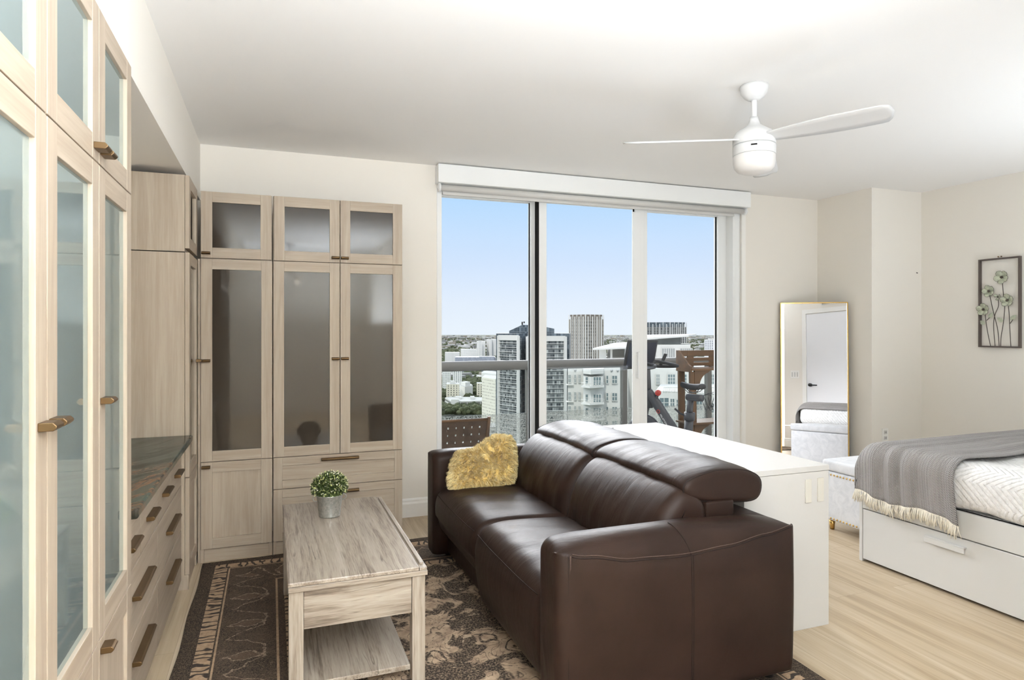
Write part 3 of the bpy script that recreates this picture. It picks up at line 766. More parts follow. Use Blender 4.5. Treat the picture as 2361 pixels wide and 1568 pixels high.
def back(y0, y1):
    pr = smooth_closed([(1.345, .40), (1.352, .50), (1.385, .60), (1.440, .680), (1.495, .716), (1.550, .708), (1.600, .662), (1.612, .58), (1.60, .43), (1.46, .40)], 5)
    ym, hy = (y0+y1)/2, (y1-y0)/2
    def fn(x, y, z):
        e = (y-ym)/hy; k = 1-abs(e)**4
        dx = -.022*k*math.sin(max(0, min(1, (z-.40)/.32))*PI) if x < 1.5 else 0
        w = wr(x, y, z, y0, y1)*k
        return (x+dx+w, y, z+.010*k*max(0, min(1, (z-.6)/.1))+w*.7)
    b = MB().sweep(pr, y0+.001, y1-.001, .05, 40, 6, 0, fn)
    return so(b).build('back_cushion', M_leather, t)
back(Y0+.002, YM); back(YM, Y1-.002)
def head(y0, y1):
    core = [(1.505, .705), (1.505, .738), (1.550, .765), (1.66, .786), (1.78, .780), (1.852, .757), (1.880, .722), (1.872, .672), (1.83, .650), (1.72, .655), (1.60, .668), (1.53, .682)]
    pr = smooth_closed(core, 4); ym, hy = (y0+y1)/2, (y1-y0)/2
    def fn(x, y, z):
        e = (y-ym)/hy; k = 1-abs(e)**4
        w = wr(x*.5, y, z, y0, y1, .7)*k
        return (x, y, z+(.012*k+w)*max(0, min(1, (z-.69)/.05)))
    b = MB().sweep(pr, y0+.002, y1-.002, .022, 34, 5, 0, fn)
    for yy in (y0+.016, y1-.016):
        b.tube([(1.69+(x-1.69)*.99, yy, .715+(z-.715)*.97) for x, z in pr], .0042, 6, 1, closed=True)
    return so(b).build('headrest', [M_leather, M_leather_dark], t)
head(Y0+.012, YM+.002); head(YM+.006, Y1-.012)

# ------------------------------------------------------------------ sheepskin cushion
def cushion_fn(x, y, z):
    # x 0..1 across, z 0..1 up (unit pillow), y thickness
    return x, y, z
fc = MB()
W_, T_ = .385, .10
def fur_map(u, w, s_):
    """u,w in -1..1 ; s_ side -1 front, +1 back -> world point on the draped fleece pillow"""
    k = math.sqrt(max(0, 1-.5*w*w)) if abs(u) > 0 else 1
    # squircle outline
    pu = u*math.sqrt(max(.0, 1-.30*w*w*abs(w))); pw = w*math.sqrt(max(.0, 1-.22*u*u*abs(u)))
    edge = max(0, 1-max(abs(u), abs(w))**3)
    th = T_*.5*edge**.55
    q = (pw+1)/2
    top = .222+.060*pu+.012*math.sin(pu*5)
    zz = .462+q*top
    xx = 1.118+pu*W_*.5*(1.04-.10*q)+.045*q-.055*max(0, .35-q)*(1 if pu < 0 else .1)*abs(pu)
    yy = 3.470+.095*q-.040*max(0, .30-q)*2
    return Vector((xx, yy+s_*th, zz))
N = 30
for s_ in (-1, 1):
    vs = [fur_map(-1+2*i/N, -1+2*j/N, s_) for j in range(N+1) for i in range(N+1)]
    fs = []
    for j in range(N):
        for i in range(N):
            q = (j*(N+1)+i, j*(N+1)+i+1, (j+1)*(N+1)+i+1, (j+1)*(N+1)+i); fs.append(q if s_ < 0 else q[::-1])
    fc.add(vs, fs, 0, True)
for i in range(26000):
    s_ = -1 if random.random() < .72 else 1
    u = random.uniform(-1, 1); w = random.uniform(-1, 1)
    if random.random() < .20: u = math.copysign(1-abs(random.gauss(0, .03)), u)
    if random.random() < .14: w = math.copysign(1-abs(random.gauss(0, .03)), w)
    u = max(-1, min(1, u)); w = max(-1, min(1, w))
    p = fur_map(u, w, s_); e = .02
    du = fur_map(min(1, u+e), w, s_)-fur_map(max(-1, u-e), w, s_); dw = fur_map(u, min(1, w+e), s_)-fur_map(u, max(-1, w-e), s_)
    n = du.cross(dw)*(1 if s_ < 0 else -1)
    n = n.normalized() if n.length > 1e-9 else Vector((0, -1, 0))
    ed = Vector((u*abs(u)**7, 0, w*abs(w)**7))
    cl = Vector((noise.noise(p*34), noise.noise(p*34+Vector((9, 0, 0))), noise.noise(p*34+Vector((0, 9, 0)))))
    d = (n*.9+ed*1.1+cl*1.7+Vector((random.gauss(0, .16), random.gauss(0, .16), random.gauss(0, .16)-.32))).normalized()
    L = random.uniform(.014, .030); sd = d.cross(Vector((random.gauss(0, 1), random.gauss(0, 1), random.gauss(0, 1)))).normalized()*.0010
    q = p+d*L*.55; tip = p+d*L+Vector((0, 0, -.006))
    for t_ in (q, tip): t_.z = max(t_.z, .458)
    mi = 1 if (random.random() < .22+.6*max(abs(u), abs(w))**6) else 0
    fc.add([p-sd, p+sd, q+sd*.8, tip, q-sd*.8], [(0, 1, 2, 3, 4)], mi, True)
o = fc.build('throw_cushion', [M_fur, plain('cream sheepskin tips', lin(242, 226, 178), .9, .1)]); tag(o, 'fluffy yellow sheepskin cushion leaning on the far sofa arm', 'cushion')

# ------------------------------------------------------------------ white desk behind the sofa
DX0, DX1, DY0, DY1, DZ = 1.905, 2.385, 2.236, 3.64, .73
t = thing('desk', 'white long desk standing behind the brown sofa', 'desk', (DX0, DY0, 0))
w, l = DX1-DX0, DY1-DY0
b = MB().box(0, w, 0, l, DZ-.025, DZ).build('desktop', M_white, t, .002)
MB().prism([(.001, .0115), (.085, .0115), (.085, 0), (w-.001, 0), (w-.001, DZ-.0265), (.001, DZ-.0265)], .002, .022, 'y').build('end_panel', M_white, t, .0015)
MB().prism([(.001, .0115), (.085, .0115), (.085, 0), (w-.001, 0), (w-.001, DZ-.0265), (.001, DZ-.0265)], l-.022, l-.002, 'y').build('end_panel', M_white, t, .0015)
MB().box(.002, .020, .0225, l-.0225, .35, DZ-.0265).build('back_panel', M_white, t)
MB().box(.03, w-.004, .03, .34, .08, DZ-.0275).build('drawer_unit', M_white, t)
for x in (.338, .409):
    MB().box(x, x+.034, -.0045, .002, .568, .674)  .build('cover_strip', plain('cream strip', lin(212, 208, 197), .4), t, .0015)
MB().lathe([(.001, .0035), (.026, .0035), (.030, .002), (.030, .0), (.001, 0)], 24, (.075, l-.09, DZ)).build('cable_grommet', plain('grey plastic', lin(170, 168, 164), .4), t)

# ------------------------------------------------------------------ bed
BX0, BX1, BY0, BY1 = 3.218, 4.86, .70, 2.80
t = thing('bed', 'white storage bed with a long drawer in its side', 'bed', (BX0, BY0, 0))
w, l = BX1-BX0, BY1-BY0
MB().box(0, .018, 0, l-.02, .309, .438).build('side_rail', M_bedwhite, t, .0015)
MB().box(w-.018, w, 0, l-.02, .02, .438).build('side_rail', M_bedwhite, t, .0015)
MB().box(-.002, w+.002, l-.019, l, 0, .438).build('foot_board', M_bedwhite, t, .0015)
MB().box(-.002, w+.002, -.02, .0, 0, .95).build('head_board', M_bedwhite, t, .0015)
MB().box(.022, .04, .02, l-.03, .10, .437).box(.04, w-.02, .02, l-.03, .28, .31).build('inner_frame', M_dark, t)
for y0, y1 in ((.01, l/2-.19), (l/2-.186, l-.022)):
    d = MB().box(.001, .019, y0, y1, .016, .303).build('drawer', M_bedwhite, t, .0015)
    c = y1-.49 if y1 > 1.5 else (y0+y1)/2
    MB().box(-.020, .001, c-.105, c+.105, .262, .268).box(-.020, -.016, c-.105, c+.105, .236, .262).build('handle', M_bedwhite, d, .003)
MB().rbox(.025, w-.025, .01, l-.025, .315, .4385, .04, 3, (3, 3, 2)).build('mattress', M_tuft, t)

def hn(p, s=6): return noise.noise(Vector(p)*s)
# duvet / coverlet over the mattress
def duv(x, y, z):
    q = max(0, min(1, (z-.50)/.15))
    z2 = z+.012*q*hn((x, y, 0), 5)+.004*hn((x, y, z), 22)
    x2 = x+.010*hn((0, y, z), 7)*(1-q); 
    if z < .5 and x < 3.4: z2 += .018*hn((0, y, 4), 4)
    return (x2, y, z2)
b = MB().rbox(3.196, 4.88, .72, 2.7835, .440, .672, .075, 6, (40, 50, 4), 0, duv)
o = b.build('duvet', M_tuft); tag(o, 'white tufted bedspread spread over the bed', 'bedspread')
# throw blanket: runs across the foot end, hanging over the near side
def throw_path(s_):
    """s_ metres from the hem on the near side -> (x,z) on the blanket section"""
    R = .095; x_s = 3.182; z_t = .690; hang = .245-R+.02
    if s_ < hang: return (x_s, z_t-R-hang+s_, 0)
    a = (s_-hang)/R
    if a < PI/2: return (x_s+R*(1-math.cos(a)), z_t-R+R*math.sin(a), a)
    return (x_s+R+(s_-hang-R*PI/2), z_t, PI/2)
b = MB(); NS, NW = 90, 64; LEN = 1.80
vs = []; uv = []
for i in range(NS+1):
    s_ = LEN*i/NS
    for j in range(NW+1):
        q = j/NW
        flare = max(0, .35-s_)*.22
        y0 = 2.205-flare*.15+.018*math.sin(s_*7)+.10*max(0, s_-.5); y1 = 2.812
        y = y0+(y1-y0)*q
        s2 = s_+.055*max(0, 1-s_/.35)*(1-q)*-1.0+.02*max(0, 1-s_/.3)*math.sin(q*7)
        x, z, a = throw_path(max(0, s2)) if s2 > 0 else (throw_path(0)[0], throw_path(0)[1]+s2, 0)
        fold = .010*math.sin(q*34+.8*math.sin(q*11))*(.5+.5*math.exp(-s_*2.0))+.006*hn((s_, q*6, 0), 2)
        nx, nz = -math.cos(a), math.sin(a)
        x += nx*(fold+.006); z += nz*(fold*.6+.010)
        # fall over the foot end with a rounded shoulder
        ry = .085; over = y-(2.800-ry)
        if over > 0:
            an = min(over/ry, 1)*PI/2; y = 2.802-ry+ry*math.sin(an)*1.0; z -= ry*(1-math.cos(an))*.9*(1 if z > .5 else .3)
            if x < 3.3: x += ry*.5*(1-math.cos(an))*.5
        vs.append((x, y, z)); uv.append((q*.60, s_))
fs = [(i*(NW+1)+j, (i+1)*(NW+1)+j, (i+1)*(NW+1)+j+1, i*(NW+1)+j+1) for i in range(NS) for j in range(NW)]
b.add(vs, fs, 0, True)
o = b.build('throw_blanket', M_knit)
ul = o.data.uv_layers.new(name='UVMap')
for lp in o.data.loops: ul.data[lp.index].uv = uv[lp.vertex_index]
sm = o.modifiers.new('thick', 'SOLIDIFY'); sm.thickness = .006; sm.offset = -1
tag(o, 'grey herringbone throw blanket with cream fringe across the bed foot', 'blanket')
fr = MB()
for j in range(230):
    q = j/229*NW; j0 = min(int(q), NW-1); f_ = q-j0
    p = Vector(vs[j0]).lerp(Vector(vs[j0+1]), f_)
    L = random.uniform(.048, .072); a = random.gauss(0, .012); bq = random.gauss(0, .006)
    fr.tube([p+Vector((0, 0, .004)), p+Vector((-.004+bq*.5, a*.5, -L*.5)), p+Vector((-.002+bq, a, -L))], [.0017, .0021, .0012], 5)
fr.build('fringe', M_fringe, o)['label'] = 'cream knotted fringe'

# storage bench at the foot of the bed
t = thing('storage_bench', 'pale grey crushed velvet storage bench with brass nail trim at the bed foot', 'bench', (3.50, 2.875, 0))
bw, bl = 1.15, .46
MB().rbox(0, bw, 0, bl, .07, .395, .012, 3, (10, 4, 4)).build('body', M_velvet, t)
MB().rbox(-.006, bw+.006, -.006, bl+.006, .398, .470, .018, 4, (10, 4, 2), 0, lambda x, y, z: (x, y, z+(.010*math.sin(max(0, min(1, x/bw))*PI)*math.sin(max(0, min(1, y/bl))*PI) if z > .44 else 0))).build('lid', M_velvet, t)
def nail(x, y, z, ax):
    M = Matrix.Translation((x, y, z)) @ (Matrix.Rotation(-PI/2, 4, 'Y') if ax == 'x' else Matrix.Rotation(PI/2, 4, 'X'))
    k = MB().lathe([(.0065, 0), (.0055, .003), (.003, .0048), (.0005, .0052)], 10); k.xf(M); nt.add(k.v, k.f, 0, True)
for z in (.375, .085):
    nt = MB()
    for i in range(18): nail(-.0005, .015+i*.0252, z, 'x')
    for i in range(45): nail(.018+i*.0252, -.0005, z, 'y')
    nt.build('nail_trim', M_gold, t)
for x in (.04, bw-.04):
    for y in (.04, bl-.04): MB().lathe([(.001, 0), (.014, 0), (.020, .072), (.001, .072)], 14, (x, y, 0)).build('leg', M_gold, t)

# ------------------------------------------------------------------ leaning mirror in the corner
mw, mh, mt = .545, 1.60, .022
nrm = Vector((-.64, -.768, 0)); along = Vector((.768, -.64, 0))
tl = Vector((4.281, 4.555, 1.585)); LEAN = math.radians(2.95)
upv = Vector((0, 0, 1))*math.cos(LEAN)-nrm*math.sin(LEAN); out = nrm*math.cos(LEAN)+Vector((0, 0, 1))*math.sin(LEAN)
base = tl-upv*1.586
t = thing('leaning_mirror', 'tall narrow gold framed mirror leaning in the corner by the column', 'mirror', (0, 0, 0))
Mx = Matrix((along.to_4d(), upv.to_4d(), out.to_4d(), (0, 0, 0, 1))).transposed()
for i in range(3): Mx[3][i] = 0
Mx.col[3] = (base.x, base.y, max(base.z, 0.0), 1)
t.matrix_world = Mx
H = 1.584
MB().box(0, mw, 0, H, -.018, -.004).build('backing', M_dark, t)
MB().box(.004, mw-.004, .004, H-.004, -.004, .002).build('mirror_glass', M_mirror, t)
fw = .010
MB().box(0, fw, 0, H, -.016, .010).box(mw-fw, mw, 0, H, -.016, .010).box(fw, mw-fw, 0, fw, -.016, .010).box(fw, mw-fw, H-fw, H, -.016, .010).build('frame', M_gold, t, .001)

# ------------------------------------------------------------------ metal flower art, outlet, marks
t = thing('metal_wall_art', 'framed metal flowers on stems hung on the right wall', 'wall art', (XR, 3.347, 1.203), -R90)
# local: x to the right as seen (world -Y), -y into the room, z up
aw, ah, ad = .305, .698, .028
MB().box(-aw/2, -aw/2+.012, -ad, -.002, 0, ah).box(aw/2-.012, aw/2, -ad, -.002, 0, ah).box(-aw/2+.012, aw/2-.012, -ad, -.002, 0, .012).box(-aw/2+.012, aw/2-.012, -ad, -.002, ah-.012, ah).build('frame', M_frame_dk, t, .001)
def fl(px, py): return ((px-330)/330*aw-aw/2, (1440-py)/716*ah)
def stem(pts):
    q = smooth_open([(*fl(*p), 0) for p in pts]); MB().tube([(a, -.020, c) for a, c, _ in q], .0026, 6).build('stem', M_stem, t)
stem([(520, 900), (530, 1020), (540, 1120), (528, 1250), (512, 1350), (508, 1432)])
stem([(417, 1000), (440, 1110), (462, 1200), (485, 1300), (497, 1432)])
stem([(488, 1050), (490, 1110), (462, 1180), (452, 1270), (464, 1432)])
stem([(380, 1150), (392, 1250), (410, 1350), (428, 1432)])
stem([(565, 1080), (575, 1180), (580, 1300), (588, 1432)])
stem([(395, 1222), (425, 1195)]); stem([(582, 1248), (605, 1215)])
def flower(px, py, R, n=5):
    cx, cz = fl(px, py); f = MB(); a0 = random.random()*6
    for i in range(n):
        a = a0+2*PI*i/n; d = Vector((math.cos(a), 0, math.sin(a))); sd = Vector((-d.z, 0, d.x)); c = Vector((cx, -.026, cz))
        rings = []
        for r_, wd, yy in ((.12, .10, 0), (.35, .30, -.003), (.62, .46, -.009), (.85, .40, -.014), (1.0, .16, -.016)):
            rings.append([c+d*R*r_+sd*R*wd*k+Vector((0, yy+.006*abs(k), 0)) for k in (-1, -.5, 0, .5, 1)])
        v_ = [p for q in rings for p in q]; f.add(v_, [(r*5+k, r*5+k+1, r*5+6+k, r*5+5+k) for r in range(4) for k in range(4)], 0, True)
        f.tube([*[q[0] for q in rings], rings[-1][2], *[q[4] for q in rings[::-1]]], .0013, 5, 1)
    f.lathe([(.001, .008), (R*.16, .006), (R*.22, 0), (.001, 0)], 12, (0, 0, 0), 1)
    k = 12*4; f.v[-k:] = [(cx+x, -.028-z, cz+y) for x, y, z in f.v[-k:]]
    f.build('flower', [M_metalart, M_stem], t)
flower(520, 880, .052); flower(417, 985, .046); flower(564, 1065, .048); flower(372, 1132, .048); flower(490, 1035, .026, 3)
def leaf(px, py, ang, L=.058):
    cx, cz = fl(px, py); f = MB(); d = Vector((math.cos(ang), 0, math.sin(ang))); sd = Vector((-d.z, 0, d.x)); c = Vector((cx, -.024, cz))
    rings = [[c+d*L*(q-.5)+sd*L*.30*math.sin(PI*q**.8)*k+Vector((0, .003*abs(k), 0)) for k in (-1, 0, 1)] for q in (0.02, .25, .5, .75, .98)]
    f.add([p for q in rings for p in q], [(r*3+k, r*3+k+1, r*3+4+k, r*3+3+k) for r in range(4) for k in range(2)], 0, True)
    f.build('leaf', M_metalart, t)
leaf(430, 1180, .9); leaf(358, 1238, 2.7); leaf(505, 1218, 2.5); leaf(608, 1200, .7)
t = thing('wall_outlet', 'white power outlet low on the column', 'outlet', (4.885, 4.0, .446))
MB().box(-.035, .035, -.006, -.0003, -.057, .057).build('plate', M_trim, t, .002)
for z in (-.024, .024): MB().box(-.017, .017, -.0085, -.006, z-.016, z+.016).box(-.008, -.005, -.0092, -.0085, z-.006, z+.006, 1).box(.005, .008, -.0092, -.0085, z-.006, z+.006, 1).build('socket', [M_white, M_dark], t)
for i, (y, z) in enumerate(((3.362, 1.912), (3.340, 1.912))):
    o = MB().tube([(XR, y, z), (XR-.008, y, z)], .005, 8).build('screw', M_bronze)
    tag(o, ('left' if i == 0 else 'right')+' one of two screw heads above the metal flower art', 'screw', 'screws above the wall art')
o = MB().tube([(5.262, 4.0, 1.838), (5.262, 3.990, 1.834)], .004, 8).build('wall_hook', M_stem); tag(o, 'tiny dark nail in the wall left of the flower art', 'nail')

# ------------------------------------------------------------------ ceiling fan
FX, FY = 2.215, 2.530
t = thing('ceiling_fan', 'white three blade ceiling fan with light', 'ceiling fan', (FX, FY, ZC))
MB().lathe([(.001, 0), (.066, 0), (.067, -.012), (.062, -.034), (.048, -.055), (.030, -.068), (.022, -.072), (.001, -.072)], 40).build('ceiling_canopy', M_fan, t)
MB().lathe([(.0135, -.06), (.0135, -.200), (.001, -.200)], 20).build('down_rod', M_fan, t)
MB().lathe([(.001, -.155), (.020, -.155), (.022, -.170), (.030, -.192), (.060, -.212), (.085, -.228), (.098, -.250), (.101, -.275), (.1005, -.290), (.099, -.292), (.001, -.292)], 48).build('motor_housing', M_fan, t)
MB().lathe([(.001, -.294), (.095, -.294), (.0995, -.2945), (.1010, -.300), (.1005, -.340), (.098, -.342), (.001, -.342)], 48).build('switch_housing', M_fan, t)
MB().lathe([(.097, -.343), (.0985, -.346), (.099, -.375), (.094, -.400), (.080, -.418), (.055, -.428), (.001, -.432)], 48).build('light_lens', M_lens, t)
ang_c = math.atan2(-FY, -FX)
ic = MB()
for da, w_ in ((-.10, .004), (0, .010), (.10, .004)):
    a = ang_c+da; c = Vector((.1012*math.cos(a), .1012*math.sin(a), -.312)); sd = Vector((-math.sin(a), math.cos(a), 0))
    ic.bar(c-sd*w_, c+sd*w_, .002, .007)
ic.build('indicator_marks', M_dark, t)
def blade(ang):
    b = MB(); n = 22; L0, L1 = .075, .645
    tp, bt = [], []
    for i in range(n+1):
        q = i/n; r = L0+(L1-L0)*q
        lead = .036+.042*math.sin(min(1, q*1.35)*PI/2)-.006*q; trail = -.036-.034*math.sin(min(1, q*1.5)*PI/2)+.014*q
        if q > .88: k = (q-.88)/.12; lead -= .070*k**2.2; trail += .012*k**3
        for lst, dz in ((tp, .0035), (bt, -.0035)):
            for k in range(5):
                y = trail+(lead-trail)*k/4; lst.append((r, y, -.266-.033*q+y*math.tan(math.radians(-15))+dz+.003*(1-((k-2)/2)**2)))
    m = n+1; f = []
    for i in range(n):
        for k in range(4):
            a = i*5+k; f.append((a, a+5, a+6, a+1)); o_ = m*5; f.append((o_+a+1, o_+a+6, o_+a+5, o_+a))
    o_ = m*5
    for i in range(n):
        a = i*5; f.append((a, o_+a, o_+a+5, a+5)); a = i*5+4; f.append((a, a+5, o_+a+5, o_+a))
    e = n*5
    for k in range(4): f.append((e+k, o_+e+k, o_+e+k+1, e+k+1)); f.append((k+1, o_+k+1, o_+k, k))
    b.add(tp+bt, f, 0, True); b.xf(Matrix.Rotation(math.radians(ang), 4, 'Z'))
    ob = b.build('blade', M_fan, t); 
    return ob
for a in (285, 165, 42): blade(a)

# pendant behind the camera whose two bulbs glint in the cabinet glass
t = thing('pendant_light', 'ceiling lamp with two bulbs behind the viewer, glinting in the cabinet glass', 'lamp', (.24, -1.35, ZC))
MB().lathe([(.001, 0), (.06, 0), (.06, -.02), (.001, -.025)], 24).build('ceiling_rose', M_bronze, t)
MB().tube([(0, 0, -.02), (0, 0, -.42)], .006, 8).tube([(-.1, 0, -.36), (.1, 0, -.46)], .007, 8).build('stem', M_bronze, t)
for x, z in ((-.10, -.43), (.10, -.53)):
    MB().tube([(x, 0, z+.07), (x, 0, z+.03)], .014, 10).build('socket', M_bronze, t)
    MB().lathe([(.001, -.035)]+[(.035*math.sin(a), -.035*math.cos(a)) for a in [i*PI/10 for i in range(1, 10)]]+[(.001, .035)], 16, (x, 0, z)).build('bulb', M_emit, t)

# ------------------------------------------------------------------ balcony
ZB = -.07
struct(MB().box(-1.2, 7.0, 4.825, 6.62, ZB-.25, ZB).build('floor_balcony', M_conc))
YRL = 6.40
t = thing('balcony_railing', 'grey balcony railing with glass panels outside the window', 'railing', (2.6, YRL, ZB))
MB().tube([(-3.4, 0, 1.032), (4.2, 0, 1.032)], .052, 24).build('top_rail', M_rail, t)
posts = [-1.17, -.013, 1.157, 2.315]
for x in posts: MB().box(x-.028, x+.028, -.035, .035, 0, .99).build('post', M_rail, t, .003)
MB().box(-3.4, 4.2, -.02, .02, .06, .10).build('bottom_rail', M_rail, t, .002)
for a, c in zip([-3.4]+posts, posts+[4.2]):
    p = MB().box(a+.03, c-.03, -.006, .006, .52, .985).build('glass_panel', M_rail_glass, t)
    MB().box(a+.03, c-.03, -.006, .006, .10, .519).build('pebbled_panel', M_pebble, p)

# woven strap chair on the balcony
t = thing('woven_chair', 'brown woven leather strap chair on the balcony', 'chair', (1.44, 5.35, ZB))
def wv(x, z, off=0):   # backrest plane, leaning towards the room at the top
    return (x, -.12-.26*(z-.36)+off, z)
wl, wz0, wz1 = .27, .34, .655
nv, nh = 8, 5
for i in range(nv):
    x = -wl+.030+i*(2*wl-.06)/(nv-1); b = MB()
    pts = [wv(x, wz0+(wz1-wz0)*k/40, .0042*math.cos(PI*(k/40*(nh))+(i % 2)*PI)) for k in range(41)]
    v = []
    for p in pts:
        for sx, oy in ((-.029, -.0012), (.029, -.0012), (.029, .0012), (-.029, .0012)): v.append((p[0]+sx, p[1]+oy, p[2]))
    b.add(v, [(k*4+e, k*4+(e+1) % 4, k*4+4+(e+1) % 4, k*4+4+e) for k in range(40) for e in range(4)], 0, False); b.build('vertical_strap', M_strap, t)
for j in range(nh):
    z = wz0+(j+.5)*(wz1-wz0)/nh; b = MB(); v = []
    for k in range(65):
        x = -wl+.01+(2*wl-.02)*k/64; ph = PI*((x+wl-.030)/((2*wl-.06)/(nv-1)))+(j+1)*PI
        for dz, oy in ((-.0235, -.0012), (.0235, -.0012), (.0235, .0012), (-.0235, .0012)):
            p = wv(x, z+dz, .0042*math.cos(ph)); v.append((p[0], p[1]+oy, p[2]))
    b.add(v, [(k*4+e, k*4+(e+1) % 4, k*4+4+(e+1) % 4, k*4+4+e) for k in range(64) for e in range(4)], 0, False); b.build('horizontal_strap', M_strap, t)
for sx in (-1, 1):
    MB().tube([wv(sx*(wl+.012), .0), wv(sx*(wl+.012), .30), wv(sx*(wl+.012), .675)], [.015, .017, .015], 10).build('back_leg', M_teakz, t)
    MB().tube([(sx*(wl+.012), .50, 0), (sx*(wl+.012), .46, .36)], .016, 10).build('front_leg', M_teakz, t)
    MB().tube([(sx*(wl+.012), -.10, .32), (sx*(wl+.012), .47, .36)], .015, 10).build('side_rail', M_teak, t)
MB().tube([wv(-wl-.012, .655), wv(wl+.012, .655)], .012, 10).build('top_bar', M_teak, t)
MB().rbox(-wl, wl, -.08, .48, .335, .350, .006, 2, (8, 8, 1)).build('woven_seat', M_strap, t)

# weathered wooden stand
t = thing('wooden_stand', 'weathered wooden stand with a slatted tray top on the balcony', 'stand', (4.50, 5.79, ZB))
hwid = .35
b = MB()
for z0, z1 in ((1.012, 1.048), (1.066, 1.100), (1.118, 1.182)): b.bar((-hwid, .13+.02*(z0-1), (z0+z1)/2), (hwid, .13+.02*(z0-1), (z0+z1)/2), .018, z1-z0, 0)
for x in (-.19, .10): b.box(x-.04, x+.04, .122, .140, 1.0, 1.18)
b.build('slatted_back', M_teak, t)
MB().box(-hwid, hwid, -.11, .14, .975, .998).build('tray_base', M_teak, t, .002)
for sx in (-1, 1):
    x = sx*hwid
    MB().prism([(-.11, .960), (.15, .960), (.15, 1.185), (.11, 1.185), (-.07, 1.04), (-.11, 1.02)], x-.011, x+.011, 'x').build('side_board', M_teak, t, .002)
    for yy in (-.08, .12): MB().bar((x-sx*.05, yy, 0), (x-sx*.035, yy, .962), .075, .03).build('leg', M_teakz, t, .002)
    for zt, nm in ((.974, 'curved_bracket'), (.402, 'curved_bracket')):
        q = [(0, 0), (.20, 0)]+[(.20-.14*math.sin(a), -.02-.16*(1-math.cos(a))) for a in [i*PI/16 for i in range(1, 9)]]+[(.05, -.20), (0, -.20)]
        MB().prism([(x-sx*.05-sx*(-p[0]*1.0)*-1, zt+p[1]) for p in q], -.10, -.075, 'y').build(nm, M_teak, t)
MB().box(-hwid-.02, hwid+.02, -.13, .14, .403, .425).build('lower_shelf', M_teak, t, .002)

# exercise bike
t = thing('exercise_bike', 'black stationary exercise bike with screen on the balcony', 'exercise bike', (3.815, 5.545, ZB), math.radians(111))
t.scale = (.95, .95, .95)
MB().rbox(.40, .425, -.272, .272, 1.045, 1.375, .012, 3, (1, 4, 3)).xf(Matrix.Translation((.41, 0, 1.2)) @ Matrix.Rotation(-.20, 4, 'Y') @ Matrix.Translation((-.41, 0, -1.2))).build('screen_bezel', M_black, t)
MB().box(.3985, .3995, -.246, .246, 1.075, 1.345).xf(Matrix.Translation((.41, 0, 1.2)) @ Matrix.Rotation(-.20, 4, 'Y') @ Matrix.Translation((-.41, 0, -1.2))).build('display', M_screen, t)
b = MB(); b.tube(smooth_open([(.44, 0, 1.0), (.45, 0, 1.10), (.43, 0, 1.20)]), .022, 10).build('screen_mount', M_bike, t)
b = MB()
for sg in (-1, 1):
    b.tube(smooth_open([(.33, 0, 1.075), (.33, sg*.10, 1.075), (.29, sg*.20, 1.07), (.16, sg*.235, 1.075), (.08, sg*.22, 1.085), (.10, sg*.17, 1.10), (.20, sg*.16, 1.115), (.30, sg*.13, 1.13), (.31, sg*.05, 1.08)]), .018, 10)
    b.tube(smooth_open([(.29, sg*.20, 1.085), (.26, sg*.215, 1.15), (.23, sg*.22, 1.215)]), [.019]*13, 10)
b.build('handlebar', M_black, t)
MB().tube([(.30, 0, .66), (.325, 0, 1.08)], .034, 14).tube([(.30, 0, .62), (.305, 0, .80)], .046, 14).build('handlebar_post', M_bike, t)
b = MB(); b.tube(smooth_open([(.31, 0, .80), (.20, 0, .68), (.02, 0, .46), (-.16, 0, .24), (-.26, 0, .10)]), [.05]*6+[.052]*6+[.056]*6+[.056]*7, 16)
b.tube(smooth_open([(.30, 0, .76), (.36, 0, .55), (.40, 0, .30), (.42, 0, .08)]), .042, 14)
b.tube([(.42, 0, .14), (.0, 0, .20), (-.45, 0, .08)], .045, 14)
b.tube([(-.18, 0, .20), (-.215, 0, .58)], .046, 14).tube([(-.50, -.26, .04), (-.50, .26, .04)], .035, 12).tube([(.46, -.26, .04), (.46, .26, .04)], .035, 12)
b.bar((-.5, 0, .05), (.46, 0, .06), .07, .05); fr_ = b.build('frame', M_bike, t)
MB().tube([(-.205, 0, .50), (-.235, 0, .80)], .033, 14).tube([(-.214, 0, .54), (-.219, 0, .62)], .056, 14).build('seat_post', M_bike, t)
MB().rbox(-.36, -.19, -.035, .035, .745, .815, .015, 3).tube([(-.37, 0, .78), (-.19, 0, .78)], .036, 12).build('seat_slider', M_bike, t)
MB().tube([(-.22, 0, .57), (-.13, .03, .60), (-.07, .05, .65)], .011, 8).build('clamp_lever', M_black, t)
def sad(x, y, z):
    q = max(0, min(1, (x+.40)/.29)); wv_ = 1-.78*q**.8; return (x, y*wv_, z-.02*abs(y/.085)**2*wv_-.018*math.sin(q*PI)+.02*q*0)
MB().rbox(-.38, -.11, -.076, .076, .882, .938, .026, 5, (10, 6, 1), 0, sad).build('saddle', M_black, t)
for sg in (-1, 1): MB().tube(smooth_open([(-.36, sg*.04, .890), (-.32, sg*.03, .845), (-.22, sg*.025, .830), (-.14, sg*.01, .890)]), .005, 6).build('saddle_rail', M_rail, t)
MB().tube([(.20, 0, .72), (.185, 0, .765)], .014, 10).build('resistance_stem', M_bike, t)
MB().lathe([(.001, -.034)]+[(.034*math.sin(a), -.034*math.cos(a)) for a in [i*PI/10 for i in range(1, 10)]]+[(.001, .034)], 18, (.178, 0, .795)).build('resistance_knob', M_red, t)
MB().lathe([(.001, -.02), (.20, -.02), (.23, -.012), (.23, .012), (.20, .02), (.001, .02)], 40).xf(Matrix.Translation((.36, 0, .32)) @ Matrix.Rotation(PI/2, 4, 'X')).build('flywheel', M_bike, t)
